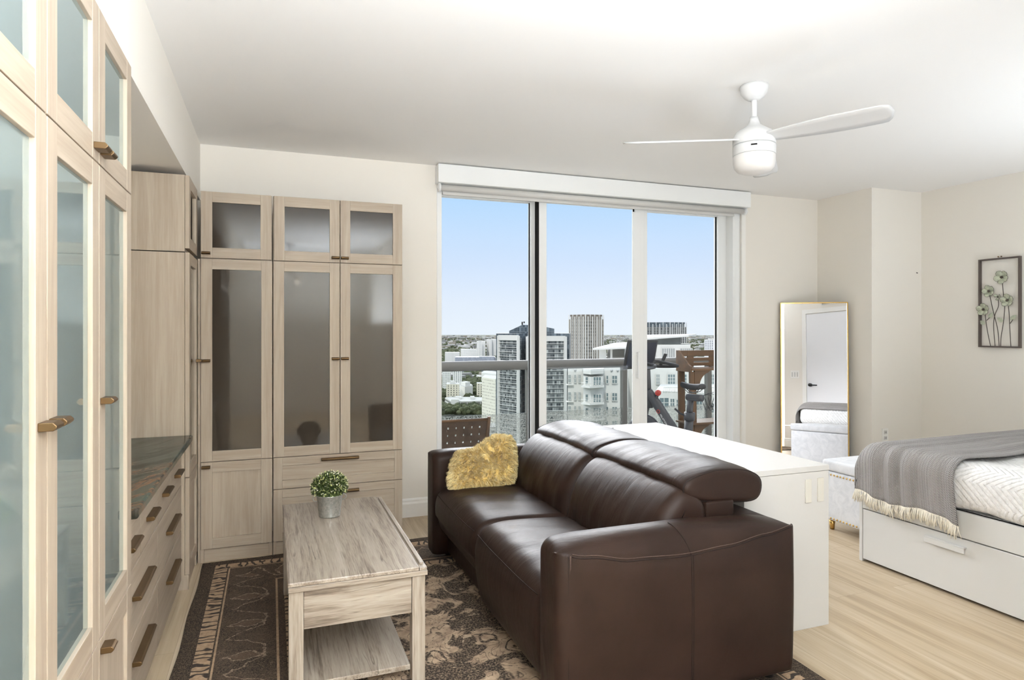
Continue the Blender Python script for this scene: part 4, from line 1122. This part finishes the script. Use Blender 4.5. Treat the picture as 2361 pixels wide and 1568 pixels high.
MB().lathe([(.001, -.05), (.095, -.05), (.10, -.03), (.10, .03), (.095, .05), (.001, .05)], 30).xf(Matrix.Translation((.02, 0, .30)) @ Matrix.Rotation(PI/2, 4, 'X')).build('crank_housing', M_black, t)
for sg, a in ((-1, .6), (1, .6+PI)):
    e = (.02+.17*math.cos(a), sg*.09, .30+.17*math.sin(a)); MB().bar((.02, sg*.08, .30), e, .02, .03).build('crank_arm', M_bike, t)
    MB().rbox(e[0]-.045, e[0]+.045, e[1]-.0+min(0, sg*.09), e[1]+max(0, sg*.09), e[2]-.012, e[2]+.012, .008, 2).build('pedal', M_black, t)
for k in range(3):
    b = MB(); dx, dy, dz = -.02*k, -.025*k, .012*k
    b.tube(smooth_open([(x+dx, y+dy, z+dz) for x, y, z in ((-.34, -.03, .80), (-.35, -.13, .805), (-.36, -.185, .785), (-.36, -.145, .70), (-.36, -.195, .69), (-.36, -.205, .655), (-.36, -.16, .64), (-.36, -.125, .69), (-.36, -.085, .65), (-.35, -.06, .70), (-.34, -.04, .76))], 4), .0036, 6); b.build('weight_holder_wire', M_black, t)
cu = bpy.data.curves.new('frame_lettering', 'FONT'); cu.body = 'PELOTON'; cu.size = .027; cu.extrude = .0006; cu.align_x = 'CENTER'; cu.align_y = 'CENTER'; cu.space_character = 1.1
cu.materials.append(plain('white lettering', lin(214, 214, 212), .5))
tx = bpy.data.objects.new('lettering_source', cu); COL.objects.link(tx); bpy.context.view_layer.update()
me_ = bpy.data.meshes.new_from_object(tx.evaluated_get(bpy.context.evaluated_depsgraph_get())); bpy.data.objects.remove(tx)
tx = bpy.data.objects.new('frame_lettering', me_); COL.objects.link(tx); tx.parent = t
dn = (Vector((-.16, 0, .24))-Vector((.02, 0, .46))).normalized()
# lettering runs down the beam on its left side (+y local faces the room)
zax = Vector((0, 1, 0)); yax = zax.cross(dn)
tm = Matrix((dn.to_4d(), yax.to_4d(), zax.to_4d(), (0, 0, 0, 1))).transposed()
for i in range(3): tm[3][i] = 0
tm.col[3] = (.068, .0565, .518, 1); tx.matrix_local = tm
MB().tube([(.135+.018*math.cos(a), .056, .600+.018*math.sin(a)) for a in [i*PI/9 for i in range(18)]], .004, 6, closed=True).build('logo_ring', M_red, t)

# ------------------------------------------------------------------ the city below
ZGND = -110.0
def city_ground():
    k = NT('city ground'); p = k.world()
    a = k.noise(p, .004, 5, .7); b_ = k.noise(p, .03, 4, .7); c_ = k.noise(p, .0011, 4, .6)
    g = k.ramp(b_, [(.34, lin(58, 66, 44)), (.50, lin(80, 86, 64)), (.60, lin(112, 112, 102)), (.72, lin(150, 148, 143))])
    far = k.ramp(k.noise(k.scale(p, (.0035, .012, 1)), 1.0, 5, .75), [(.36, lin(78, 84, 76)), (.52, lin(104, 108, 100)), (.62, lin(128, 127, 123)), (.74, lin(164, 162, 158))])
    c = k.mix(k.ramp(c_, [(.4, (.25, .25, .25, 1)), (.6, (.75, .75, .75, 1))]), g, far)
    return k.done(k.principled(c, .95, .1))
gd = MB(); n = 96
gd.add([(0, 0, ZGND)]+[(11600*math.cos(2*PI*i/n), 11600*math.sin(2*PI*i/n), ZGND) for i in range(n)], [(0, i+1, (i+1) % n+1) for i in range(n)])
struct(gd.build('ground_city', city_ground()))

def facade(name, fh, bw, slab, pier, c_glass, c_glass2, c_slab, c_pier, rough=.25, v_off=0.0):
    k = NT(name); uvn = k.n('UVMap').outputs[0]; u, v, _ = k.sep(uvn)[0:3]
    fu = k.math('DIVIDE', u, bw); fv = k.math('DIVIDE', k.math('ADD', v, 500+v_off), fh)
    ms = k.math('LESS_THAN', k.math('FRACT', fv), slab); mp = k.math('LESS_THAN', k.math('FRACT', fu), pier)
    wn = k.t.nodes.new('ShaderNodeTexWhiteNoise'); wn.noise_dimensions = '2D'
    k.set(wn.inputs[0] if wn.inputs[0].enabled else wn.inputs['Vector'], k.comb(k.math('FLOOR', fu), k.math('FLOOR', fv), 0))
    r = k.math('POWER', wn.outputs['Value'], 1.6)
    c = k.mix(r, c_glass, c_glass2); c = k.mix(mp, c, c_pier); c = k.mix(ms, c, c_slab)
    sol = k.math('MAXIMUM', ms, mp)
    return k.done(k.principled(c, k.math('ADD', rough, k.math('MULTIPLY', sol, .5)), .4))
def foot(pts): return [at(px, 758, d) for px, d in pts]
def block(b, fp, z0, ztops, mi=0):
    """prism on a footprint with UVs in metres (perimeter, height); returns uv list"""
    m = len(fp); zt = ztops if isinstance(ztops, (list, tuple)) else [ztops]*m
    cx_ = sum(p.x for p in fp)/m; cy_ = sum(p.y for p in fp)/m
    ar = sum(fp[i].x*fp[(i+1) % m].y-fp[(i+1) % m].x*fp[i].y for i in range(m))
    if ar < 0: fp = fp[::-1]; zt = zt[::-1]
    s_ = 0; vs = []; fs = []; uvs = []
    for i in range(m):
        a, c = fp[i], fp[(i+1) % m]; L = math.hypot(c.x-a.x, c.y-a.y); o = len(vs)
        vs += [(a.x, a.y, z0), (c.x, c.y, z0), (c.x, c.y, zt[(i+1) % m]), (a.x, a.y, zt[i])]; fs.append((o, o+1, o+2, o+3))
        uvs += [(s_, z0), (s_+L, z0), (s_+L, zt[(i+1) % m]), (s_, zt[i])]; s_ += L
    o = len(vs); vs += [(p.x, p.y, z) for p, z in zip(fp, zt)]; fs.append(tuple(range(o, o+m))); uvs += [(.0, .0)]*m
    b.add(vs, fs[:-1], mi); b.add(vs[o:], [tuple(range(m))], 1)
    if not hasattr(b, 'uv'): b.uv = []
    b.uv += uvs[:o]+[(0, 0)]*o if False else uvs[:o]
    return b
def bbuild(name, parts, mats, parent, loc):
    """parts: list of (footprint, z0, ztop); one mesh"""
    b = MB(); b.uv = []
    for fp, z0, zt in parts:
        m = len(fp); n0 = len(b.v); block(b, fp, z0, zt)
        b.uv += [(0, 0)]*(len(b.v)-n0-4*m)
        # block() adds the whole list once for walls and once for the roof: keep UVs aligned
    b.v = [(x-loc.x, y-loc.y, z-loc.z) for x, y, z in b.v]
    o = b.build(name, mats, parent)
    ul = o.data.uv_layers.new(name='UVMap')
    for lp in o.data.loops: ul.data[lp.index].uv = b.uv[lp.vertex_index]
    return o
def block(b, fp, z0, ztops):
    m = len(fp); zt = list(ztops) if isinstance(ztops, (list, tuple)) else [ztops]*m
    ar = sum(fp[i].x*fp[(i+1) % m].y-fp[(i+1) % m].x*fp[i].y for i in range(m))
    if ar < 0: fp = fp[::-1]; zt = zt[::-1]
    s_ = 0
    for i in range(m):
        a, c = fp[i], fp[(i+1) % m]; L = math.hypot(c.x-a.x, c.y-a.y); j = (i+1) % m
        b.add([(a.x, a.y, z0), (c.x, c.y, z0), (c.x, c.y, zt[j]), (a.x, a.y, zt[i])], [(0, 1, 2, 3)], 0)
        b.uv += [(s_, z0), (s_+L, z0), (s_+L, zt[j]), (s_, zt[i])]; s_ += L
    b.add([(p.x, p.y, z) for p, z in zip(fp, zt)], [tuple(range(m))], 1)
def zy(y, d): return HC+(758-y)/F_PX*d
TAKEN = []
def clear(p, r): return all(not(a-r < p.x < b_+r and c_-r < p.y < d_+r) for a, b_, c_, d_ in TAKEN)
def bthing(name, label, fp, group=None):
    TAKEN.append((min(q.x for q in fp), max(q.x for q in fp), min(q.y for q in fp), max(q.y for q in fp)))
    c = sum(fp, Vector((0, 0, 0)))/len(fp); c.z = ZGND
    return thing(name, label, 'building', c, 0, group), c
def box_fp(px0, px1, d, dep, skew=0.0):
    return foot([(px0, d+skew), (px1, d), ])+[at(px1, 758, d+dep) if False else Vector(at(px1, 758, d))+_dir(px0, px1, d, dep), Vector(at(px0, 758, d+skew))+_dir(px0, px1, d, dep)]
def _dir(px0, px1, d, dep):
    q = at((px0+px1)/2, 758, 1.0); q.z = 0; q.normalize(); return q*dep

M_roof = plain('flat grey roof', lin(150, 150, 146), .9, nz=.1, nsc=.2)
M_conc_w = plain('white render', lin(214, 213, 208), .85, .2)
M_concd = plain('grey render', lin(150, 148, 142), .8)
F_dark = facade('dark curtain wall', 3.1, 1.6, .10, .10, lin(58, 68, 76), lin(112, 124, 132), lin(100, 108, 112), lin(92, 100, 104))
F_grid = facade('slab banded curtain wall', 3.1, 1.45, .16, .2, lin(52, 58, 62), lin(176, 180, 178), lin(128, 132, 132), lin(96, 102, 104))
F_rib = facade('vertical ribbed tower', 3.2, 2.6, .30, .34, lin(52, 50, 47), lin(120, 115, 106), lin(150, 144, 134), lin(168, 161, 150), .4)
F_rib2 = facade('grey ribbed tower', 3.2, 2.6, .26, .30, lin(60, 62, 62), lin(116, 118, 117), lin(128, 128, 126), lin(140, 140, 138), .4)
F_white = facade('white midrise', 3.2, 3.4, .45, .5, lin(110, 116, 120), lin(150, 154, 156), lin(228, 227, 222), lin(232, 231, 226), .4)
F_beige = facade('cream midrise', 3.2, 4.0, .45, .5, lin(120, 118, 108), lin(160, 156, 146), lin(216, 210, 190), lin(220, 214, 196), .4)
F_perf = facade('perforated cream screen', 3.4, 2.9, .62, .55, lin(120, 116, 100), lin(214, 210, 194), lin(222, 218, 202), lin(224, 220, 206), .5)
F_blue = facade('grey blue blocks', 3.0, 3.0, .4, .4, lin(90, 98, 112), lin(150, 156, 168), lin(158, 164, 174), lin(170, 174, 182), .5)
F_gar = facade('parking deck', 4.2, 9, .46, .12, lin(74, 76, 72), lin(110, 110, 104), lin(196, 194, 186), lin(190, 188, 180), .6)

# glass office tower with two white framed facades
core = foot([(1144, 452), (1199, 450), (1214, 462), (1312, 456), (1316, 500), (1148, 505)])
t, c = bthing('office_tower', 'glass office tower with white framed facades and sloped roof behind the left mullion', core)
bbuild('core', [(core, ZGND, zy(769, 456))], [F_dark, M_roof], t, c)
lw = foot([(1151, 452), (1196, 437), (1203, 447), (1158, 468)])
bbuild('left_wing', [(lw, ZGND, zy(779, 445))], [F_grid, M_roof], t, c)
rw = foot([(1216, 444), (1303, 447), (1305, 470), (1218, 468)])
bbuild('right_wing', [(rw, ZGND, zy(780, 446))], [F_grid, M_roof], t, c)
def frame_mb(p0, p1, z0, z1, th, step=3.1):
    b = MB(); dv = (p1-p0).normalized(); nn = Vector((dv.y, -dv.x, 0))*.5
    for p in (p0, p1): b.bar((p.x+nn.x-c.x, p.y+nn.y-c.y, z0-c.z), (p.x+nn.x-c.x, p.y+nn.y-c.y, z1-c.z), th, 1.0)
    a, d_ = p0+nn-c, p1+nn-c
    b.bar((a.x, a.y, z1-c.z-1.4), (d_.x, d_.y, z1-c.z-1.4), 1.0, 3.6)
    z = z1-3.1*1.6
    while z > z0: b.bar((a.x, a.y, z-c.z), (d_.x, d_.y, z-c.z), .6, .30); z -= step
    return b
frame_mb(lw[0], lw[1], ZGND, zy(774, 445), 2.0).build('white_frame', M_conc_w, t)
frame_mb(rw[0], rw[1], ZGND, zy(776, 446), 2.2).build('white_frame', M_conc_w, t)
cr = foot([(1174, 470), (1204, 462), (1240, 468), (1278, 466), (1278, 490), (1204, 495), (1174, 492)])
zs = [zy(763, 470), zy(749, 462), zy(750, 468), zy(758, 466), zy(758, 466), zy(749, 470), zy(763, 470)]
bbuild('crown', [(cr, zy(772, 456), zs)], [F_dark, M_roof], t, c)
ap = at(1204, 749, 466)-c
MB().tube([ap, ap+Vector((0, 0, 2.2))], .5, 6).tube([ap+Vector((1.5, 0, 1.2)), ap+Vector((1.5, 0, 2.4))], .5, 6).build('roof_mast', M_dark, t)

def ribbed(name, label, px0, pxm, px1, y_top, d, mats, cap):
    fp = foot([(px0, d+14), (pxm, d), (px1, d+12), (pxm, d+34)])
    tt, cc = bthing(name, label, fp)
    bbuild('tower_body', [(fp, ZGND, zy(y_top+11, d))], mats, tt, cc)
    b = MB(); zt = zy(y_top, d)
    for (a, e) in ((fp[0], fp[1]), (fp[1], fp[2])):
        n_ = 8
        for i in range(n_+1):
            p = a.lerp(e, i/n_)-cc; dv = (e-a).normalized(); nn = Vector((dv.y, -dv.x, 0))*.4
            b.bar((p.x+nn.x, p.y+nn.y, 0), (p.x+nn.x, p.y+nn.y, zt-cc.z-(2.0 if i % 2 else 0)), 1.05 if i % 2 else .5, .7)
    b.build('vertical_fin', M_conc_w if cap else M_conc_l, tt)
    b2 = MB(); m_ = sum(fp, Vector())/4
    f2 = [m_+(p-m_)*.94 for p in fp]; bbuild('crown', [(f2, zy(y_top+12, d), zy(y_top, d))], [M_brown if cap else F_dark, M_roof], tt, cc)
M_conc_l = plain('light grey render', lin(196, 196, 194), .8)
M_brown = plain('brown cladding', lin(120, 112, 102), .7)
ribbed('ribbed_tower', 'tall beige ribbed tower rising above the skyline in the middle pane', 1312, 1350, 1391, 725, 640, [F_rib, M_roof], True)
ribbed('ribbed_tower', 'grey ribbed tower behind the white block in the right pane', 1482, 1545, 1582, 743, 760, [F_rib2, M_roof], False)

# near white apartment block
mainf = box_fp(1309, 1448, 126, 26)
t, c = bthing('white_apartment_block', 'large white apartment block with balconies just across the street', mainf)
M_glz = plain('teal grey window glass', lin(108, 124, 128), .15, .6)
M_glz2 = plain('grey louvre glazing', lin(150, 152, 150), .4, nz=.1, nsc=1)
FW = [M_conc_w, M_conc_w]
bbuild('main_body', [(mainf, ZGND, zy(845, 126))], FW, t, c)
bay = foot([(1345, 122.5), (1362, 120.5), (1391, 122.5), (1391, 127), (1345, 127)]); bbuild('bay', [(bay, ZGND, zy(868, 122)), (foot([(1344, 122.5), (1362, 120.2), (1392, 122.5), (1392, 127), (1344, 127)]), zy(862, 122), zy(850, 122))], FW, t, c)
right = box_fp(1490, 1690, 128, 30); bbuild('right_body', [(right, ZGND, zy(850, 128))], FW, t, c)
terr = box_fp(1512, 1720, 106, 20, 8); bbuild('terrace_body', [(terr, ZGND, zy(906, 110))], FW, t, c)
upper = box_fp(1496, 1592, 136, 14); bbuild('penthouse', [(upper, zy(846, 130), zy(795, 136))], FW, t, c)
mid = box_fp(1440, 1500, 134, 14); bbuild('link_body', [(mid, ZGND, zy(800, 134))], FW, t, c)
pav = box_fp(1384, 1445, 133, 10); bbuild('pavilion', [(pav, zy(845, 133), zy(826, 133)), (box_fp(1382, 1398, 132.5, 9), zy(830, 133), zy(805, 133)), (box_fp(1407, 1412, 132.5, 1), zy(830, 133), zy(805, 133)), (box_fp(1400, 1446, 140, 1), zy(828, 133), zy(803, 133))], FW, t, c)
def slab_roof(pts, th):
    b = MB(); v = [at(px, y, d)-c for px, y, d in pts]; m = len(v)
    b.add(v+[p+Vector((0, 0, -th)) for p in v], [tuple(range(m)), tuple(range(2*m-1, m-1, -1))]+[(i, m+i, m+(i+1) % m, (i+1) % m) for i in range(m)]); return b
slab_roof([(1367, 803, 128), (1448, 800, 130), (1448, 789, 146), (1420, 790, 146)], .35).build('canopy_roof', M_conc_w, t)
slab_roof([(1488, 779, 134), (1588, 772, 136), (1606, 770, 150), (1488, 772, 150)], .4).build('canopy_roof', M_conc_w, t)
bbuild('lift_house', [(box_fp(1503, 1570, 141, 7), zy(796, 141), zy(775, 141))], [M_glz2, M_conc_w], t, c)
def win(px, y0, y1, wpx, d, mat=None, nm='window', cols=2, rows=2):
    p0 = at(px-wpx/2, 758, d); p1 = at(px+wpx/2, 758, d); z0, z1 = zy(y1, d), zy(y0, d)
    dv = (p1-p0); L = dv.length; dv.normalize(); nn = Vector((dv.y, -dv.x, 0)); b = MB()
    P = lambda a, z, o: tuple(p0+dv*a+nn*o+Vector((0, 0, z))-Vector((c.x, c.y, c.z))-Vector((0, 0, p0.z)))
    def bx(a0, a1, q0, q1, o0, o1, mi):
        v = [P(a, z, o) for z in (q0, q1) for o in (o0, o1) for a in (a0, a1)]
        b.add(v, [(0, 2, 3, 1), (4, 5, 7, 6), (0, 1, 5, 4), (2, 6, 7, 3), (0, 4, 6, 2), (1, 3, 7, 5)], mi)
    bx(0, L, z0, z1, -.02, .03, 0)
    for i in range(cols+1): a = L*i/cols; bx(a-.05, a+.05, z0, z1, -.02, .09, 1)
    for i in range(rows+1): z = z0+(z1-z0)*i/rows; bx(0, L, z-.05, z+.05, -.02, .09, 1)
    return b.build(nm, [mat or M_glz, M_conc_w], t)
for y0 in (864, 904, 936, 968):
    h = 18
    for px, wd in ((1313, 6), (1326, 5), (1336, 5)): win(px, y0, y0+h, wd, 126-.3)
    for px, wd, cl in ((1400, 5, 1), (1417, 12, 2)): win(px, y0+2, y0+h+2, wd, 126-.3, None, 'window', cl)
    win(1353, y0+5, y0+h+4, 7, 121.3, None, 'window', 1); win(1377, y0+5, y0+h+6, 18, 120.9, None, 'window', 3)
for y in (889, 928, 965):
    b = slab_roof([(1340, y, 121.5), (1360, y+2, 118.8), (1393, y, 120.5), (1393, y-1, 123), (1345, y-1, 123)], .35)
    q = [at(1340, y-7, 121.5), at(1360, y-5, 118.8), at(1393, y-7, 120.5)]
    b.tube([p-c for p in q], .05, 5)
    for a_, e_ in zip(q, q[1:]):
        for i in range(9):
            p = a_.lerp(e_, i/8)-c; b.tube([p, p+Vector((0, 0, -.55))], .025, 4)
    b.build('balcony', M_conc_w, t)
for y in (886, 925): bbuild('cornice', [(box_fp(1305, 1322, 125.4, 1), zy(y+2, 126), zy(y, 126))], FW, t, c)
for px, wd in ((1548, 17), (1575, 17), (1517, 8), (1604, 14), (1640, 16)): win(px, 863, 886, wd, 128-.3, None, 'window', 3, 3)
for px, wd in ((1541, 30), (1509, 10), (1582, 28)): win(px, 803, 825, wd, 136-.3, M_glz2, 'window', 6, 1)
for px, wd, y0, y1 in ((1531, 22, 917, 940), (1550, 10, 919, 938), (1563, 8, 921, 938), (1582, 12, 923, 942), (1612, 14, 924, 946), (1640, 14, 930, 952), (1531, 22, 955, 978), (1563, 8, 955, 974), (1590, 12, 958, 978), (1625, 14, 962, 984)): win(px, y0, y1, wd, 106.4, None, 'window', 2, 2)
b = MB()
for i in range(34):
    p = at(1530+i*3.6, 906, 110-.04*i)-c; b.tube([p, p+Vector((0, 0, .9))], .06, 5)
p0, p1 = at(1530, 906, 110)-c, at(1652, 906, 108.6)-c; b.bar(p0+Vector((0, 0, .95)), p1+Vector((0, 0, .95)), .15, .12); b.build('terrace_balustrade', M_conc_w, t)
for px, y in ((1345, 853), (1326, 853), (1410, 854), (1424, 854)): p = at(px, y, 125.8)-c; MB().lathe([(.001, 0), (.22, 0), (.28, .05), (.001, .06)], 12).xf(Matrix.Translation(p) @ Matrix.Rotation(PI/2, 4, 'X')).build('wall_medallion', M_conc_l, t)

# mid and far buildings, left pane and right edge
def simple(name, label, fp, ytop, d, mats, extra=None, grp=None):
    tt, cc = bthing(name, label, fp, grp); bbuild('walls', [(fp, ZGND, zy(ytop, d))], mats, tt, cc)
    for nm, f2, z0, z1, m2 in (extra or []): bbuild(nm, [(f2, z0, z1)], m2, tt, cc)
CW = [M_conc_w, M_roof]
fp = foot([(1111, 720), (1142, 690), (1150, 740), (1120, 770)])
simple('perforated_building', 'cream building with a perforated screen wall left of the glass tower', fp, 873, 700, [F_perf, M_roof], [('roof_pavilion', foot([(1110, 770), (1148, 745), (1152, 790), (1116, 815)]), zy(880, 760), zy(861, 760), [M_cream if False else M_conc_w, M_roof])])
simple('parking_building', 'low wide parking building at the bottom of the left pane', foot([(1026, 900), (1042, 850), (1112, 860), (1112, 905), (1040, 912)]), 924, 860, [F_gar, M_roof], [('stair_tower', box_fp(1040, 1058, 848, 16), ZGND, zy(921, 850), CW), ('plant_room', box_fp(1084, 1094, 878, 14), zy(924, 880), zy(915, 880), CW), ('plant_room', box_fp(1050, 1064, 882, 14), zy(924, 880), zy(916, 880), CW)])
simple('apartment_tower', 'white apartment slab at the left window edge under the rail', box_fp(1020, 1040, 1060, 24), 852, 1060, [F_white, M_roof], None, 'far apartment blocks')
simple('apartment_tower', 'white apartment slab right of the one at the left window edge', box_fp(1044, 1065, 1040, 24), 851, 1040, [F_white, M_roof], None, 'far apartment blocks')
simple('cream_midrise', 'cream midrise among trees above the parking building', box_fp(1029, 1059, 930, 30), 886, 930, [F_beige, M_roof], [('roof_box', box_fp(1038, 1048, 940, 12), zy(888, 930), zy(880, 930), CW)])
simple('pavilion_hall', 'white round roofed hall beside the cream midrise', foot([(1058, 980), (1072, 960), (1090, 985), (1086, 1010), (1064, 1010)]), 889, 980, CW, [('dome_roof', foot([(1062, 985), (1073, 970), (1084, 985), (1074, 1000)]), zy(890, 980), zy(881, 980), CW)])
simple('small_cream_block', 'small cream block beside the perforated building', box_fp(1099, 1112, 950, 20), 884, 950, [F_beige, M_roof])
simple('hotel_block', 'far white hotel block, left one of a pair on the horizon', box_fp(1099, 1119, 2200, 60, 30), 787, 2200, [F_white, M_roof], [('wing', box_fp(1103, 1111, 2180, 20), ZGND, zy(785, 2200), [F_white, M_roof])], 'far apartment blocks')
simple('hotel_block', 'far white hotel block, right one of a pair on the horizon', box_fp(1122, 1145, 2250, 60), 783, 2250, [F_white, M_roof], [('wing', box_fp(1128, 1134, 2230, 20), ZGND, zy(782, 2250), [F_white, M_roof])], 'far apartment blocks')
simple('long_white_block', 'long white block below the far pair of hotels', box_fp(1062, 1099, 1850, 50, 40), 806, 1850, [F_white, M_roof], [('wing', box_fp(1026, 1060, 1800, 50), ZGND, zy(813, 1800), [F_white, M_roof])], 'far apartment blocks')
simple('grey_blue_row', 'long low grey blue row of flats just above the rail', box_fp(1049, 1143, 1480, 60), 824, 1480, [F_blue, M_roof], [('raised_end', box_fp(1105, 1140, 1470, 40), ZGND, zy(822, 1480), [F_blue, M_roof])])
simple('dotted_block', 'white block with small dark windows at the right window edge', box_fp(1624, 1690, 1500, 60), 784, 1500, [facade('dotted white block', 4.0, 5.0, .45, .5, lin(96, 100, 110), lin(130, 134, 142), lin(226, 226, 226), lin(228, 228, 228), .4), M_roof], [('upper_part', box_fp(1632, 1690, 1510, 40), zy(786, 1500), zy(781, 1500), CW)])
simple('midground_block', 'grey block between the glass tower and the left mullion foot', box_fp(1086, 1143, 620, 30), 985, 620, [F_gar, M_roof])

# countless far roofs and tree crowns
b = MB(); rnd = random.Random(3)
fm = [plain('far pale roofs', lin(172, 171, 167), .9), plain('far grey roofs', lin(124, 124, 121), .9), plain('far tan roofs', lin(138, 130, 116), .9)]
for i in range(9000):
    px = rnd.uniform(1000, 1720) if i < 5600 else rnd.choice((rnd.uniform(250, 1000), rnd.uniform(1720, 2250))); d = math.exp(rnd.uniform(math.log(1250), math.log(9500))); p = at(px, 758, d)
    w_, l_, h_ = rnd.uniform(8, 30), rnd.uniform(8, 34), rnd.choice((4, 5, 6, 7, 9, 16))*rnd.uniform(.8, 1.2)
    if d > 3000: w_ *= 1.8; l_ *= 1.3
    if not clear(p, max(w_, l_)/2+2): continue
    b.box(p.x-w_/2, p.x+w_/2, p.y-l_/2, p.y+l_/2, ZGND, ZGND+h_, rnd.choice((0, 0, 1, 1, 2)))
o = b.build('distant_roofs', fm); tag(o, 'countless small pale roofs of the city reaching the horizon', 'rooftops', kind='stuff')
tm_ = NT('city trees'); f = tm_.noise(tm_.world(), .12, 3); M_tree = tm_.done(tm_.principled(tm_.ramp(f, [(.3, lin(52, 58, 42)), (.5, lin(72, 78, 56)), (.7, lin(98, 101, 76))]), .95, .1))
b = MB(); ico = []
for (px0, px1, d0, d1, n_) in ((1012, 1150, 780, 1300, 1700), (1012, 1150, 1300, 3200, 700), (1012, 1150, 3200, 7000, 260), (1150, 1400, 1800, 7000, 160), (300, 1010, 800, 3200, 1300), (1690, 2100, 1500, 4000, 500), (1390, 1470, 1600, 6000, 420), (1580, 1690, 1600, 6000, 460)):
    for i in range(n_):
        px = rnd.uniform(px0, px1); d = rnd.uniform(d0, d1); p = at(px, 758, d); R = rnd.uniform(4, 9)*(.62 if d < 1400 else 1.5 if d < 3200 else 1.2); h_ = rnd.uniform(7, 13)
        if not clear(p, R+2): continue
        vs = []; n2 = 7
        for k, (rr, zz) in enumerate(((.55, -.75), (1.0, -.15), (.8, .45), (.3, .85))):
            for j in range(n2):
                a = 2*PI*(j+.5*k)/n2; q = rnd.uniform(.8, 1.2); vs.append((p.x+R*rr*q*math.cos(a), p.y+R*rr*q*math.sin(a), ZGND+h_+R*.8*zz*rnd.uniform(.8, 1.2)))
        fs = [(k*n2+j, k*n2+(j+1) % n2, (k+1)*n2+(j+1) % n2, (k+1)*n2+j) for k in range(3) for j in range(n2)]+[tuple(3*n2+j for j in range(n2))]
        b.add(vs, fs, 0, True)
o = b.build('tree_canopy', M_tree); tag(o, 'dense green tree crowns between the city buildings', 'trees', kind='stuff')

# ------------------------------------------------------------------ sky, sun, lamps
W = bpy.data.worlds.new('sky'); scene.world = W; W.use_nodes = True; nt = W.node_tree; nt.nodes.clear()
out = nt.nodes.new('ShaderNodeOutputWorld'); bg = nt.nodes.new('ShaderNodeBackground')
tc = nt.nodes.new('ShaderNodeTexCoord'); sp_ = nt.nodes.new('ShaderNodeSeparateXYZ')
def wramp(sock, stops):
    rp = nt.nodes.new('ShaderNodeValToRGB'); el = rp.color_ramp.elements
    while len(el) < len(stops): el.new(.5)
    for e_, (p, c_) in zip(el, stops): e_.position = p; e_.color = c_
    nt.links.new(sock, rp.inputs[0]); return rp.outputs[0]
SKYK = 15.0
def skc(r, g, b_): q = lin(r, g, b_); return tuple(v*.90/SKYK for v in q[:3])+(1,)
low = [(0.0, skc(232, 242, 252)), (.04, skc(226, 238, 252)), (.10, skc(210, 229, 253)), (.20, skc(184, 220, 254)), (.212, skc(186, 221, 254))]
nt.links.new(tc.outputs['Generated'], sp_.inputs[0])
# added bright lobe above the visible sky lights the room; elsewhere calm blue
bright = wramp(sp_.outputs[2], low+[(.255, (.95, .97, 1, 1)), (.50, (.95, .97, 1, 1)), (.66, (1.3/SKYK, 1.5/SKYK, 1.8/SKYK, 1)), (1.0, (1.0/SKYK, 1.3/SKYK, 1.8/SKYK, 1))])
calm = wramp(sp_.outputs[2], low+[(.40, (1.02/SKYK, 1.1/SKYK, 1.25/SKYK, 1)), (1.0, (.93/SKYK, 1.06/SKYK, 1.28/SKYK, 1))])
def wm(op, a, b_):
    m_ = nt.nodes.new('ShaderNodeMath'); m_.operation = op
    for i_, q in enumerate((a, b_)):
        if isinstance(q, (int, float)): m_.inputs[i_].default_value = q
        else: nt.links.new(q, m_.inputs[i_])
    return m_.outputs[0]
z2 = wm('MULTIPLY', sp_.outputs[2], sp_.outputs[2])
caz = wm('DIVIDE', sp_.outputs[1], wm('SQRT', wm('MAXIMUM', wm('SUBTRACT', 1.0, z2), .0001), 0.0))
side = wramp(caz, [(.60, (0, 0, 0, 1)), (.85, (1, 1, 1, 1))])
mx_ = nt.nodes.new('ShaderNodeMix'); mx_.data_type = 'RGBA'
nt.links.new(side, mx_.inputs[0]); nt.links.new(calm, mx_.inputs[6]); nt.links.new(bright, mx_.inputs[7])
nt.links.new(mx_.outputs[2], bg.inputs[0]); nt.links.new(bg.outputs[0], out.inputs[0])
bg.inputs[1].default_value = SKYK

def lamp(name, typ, loc, rot, energy, col=(1, 1, 1), **kw):
    d = bpy.data.lights.new(name, typ); d.energy = energy; d.color = col
    for k_, v_ in kw.items(): setattr(d, k_, v_)
    o = bpy.data.objects.new(name, d); COL.objects.link(o); o.location = loc; o.rotation_euler = rot; return o
sd = Vector((.45, .62, -.72)).normalized()
lamp('sun', 'SUN', (0, -20, 60), sd.to_track_quat('-Z', 'Y').to_euler(), 1.65, (1, .96, .9), angle=.01)
# added unseen fill lamps, one under the kitchen ceiling, three aimed up for bounce
LC = (.80, .895, 1.02)
lamp('kitchen_fill', 'AREA', (.35, -1.6, 2.5), (0, 0, 0), 28, LC, shape='RECTANGLE', size=1.4, size_y=1.4)
lamp('kitchen_bounce_fill', 'AREA', (.80, -.75, 1.40), (PI, 0, 0), 310, LC, shape='RECTANGLE', size=1.15, size_y=2.2)
lamp('passage_fill', 'AREA', (2.45, .98, .35), (PI, 0, 0), 2.5, LC, shape='RECTANGLE', size=1.3, size_y=.6)
lamp('bedroom_fill', 'AREA', (4.35, 1.35, .80), (PI, 0, 0), 29, LC, shape='RECTANGLE', size=1.5, size_y=.9)

vs_ = scene.view_settings; vs_.view_transform = 'Standard'; vs_.look = 'None'; vs_.exposure = 0.18; vs_.gamma = 1.0; vs_.use_curve_mapping = False
scene.cycles.use_denoising = True
scene.cycles.max_bounces = 10; scene.cycles.diffuse_bounces = 6; scene.cycles.transparent_max_bounces = 16; scene.cycles.glossy_bounces = 4
scene.cycles.sample_clamp_indirect = 8
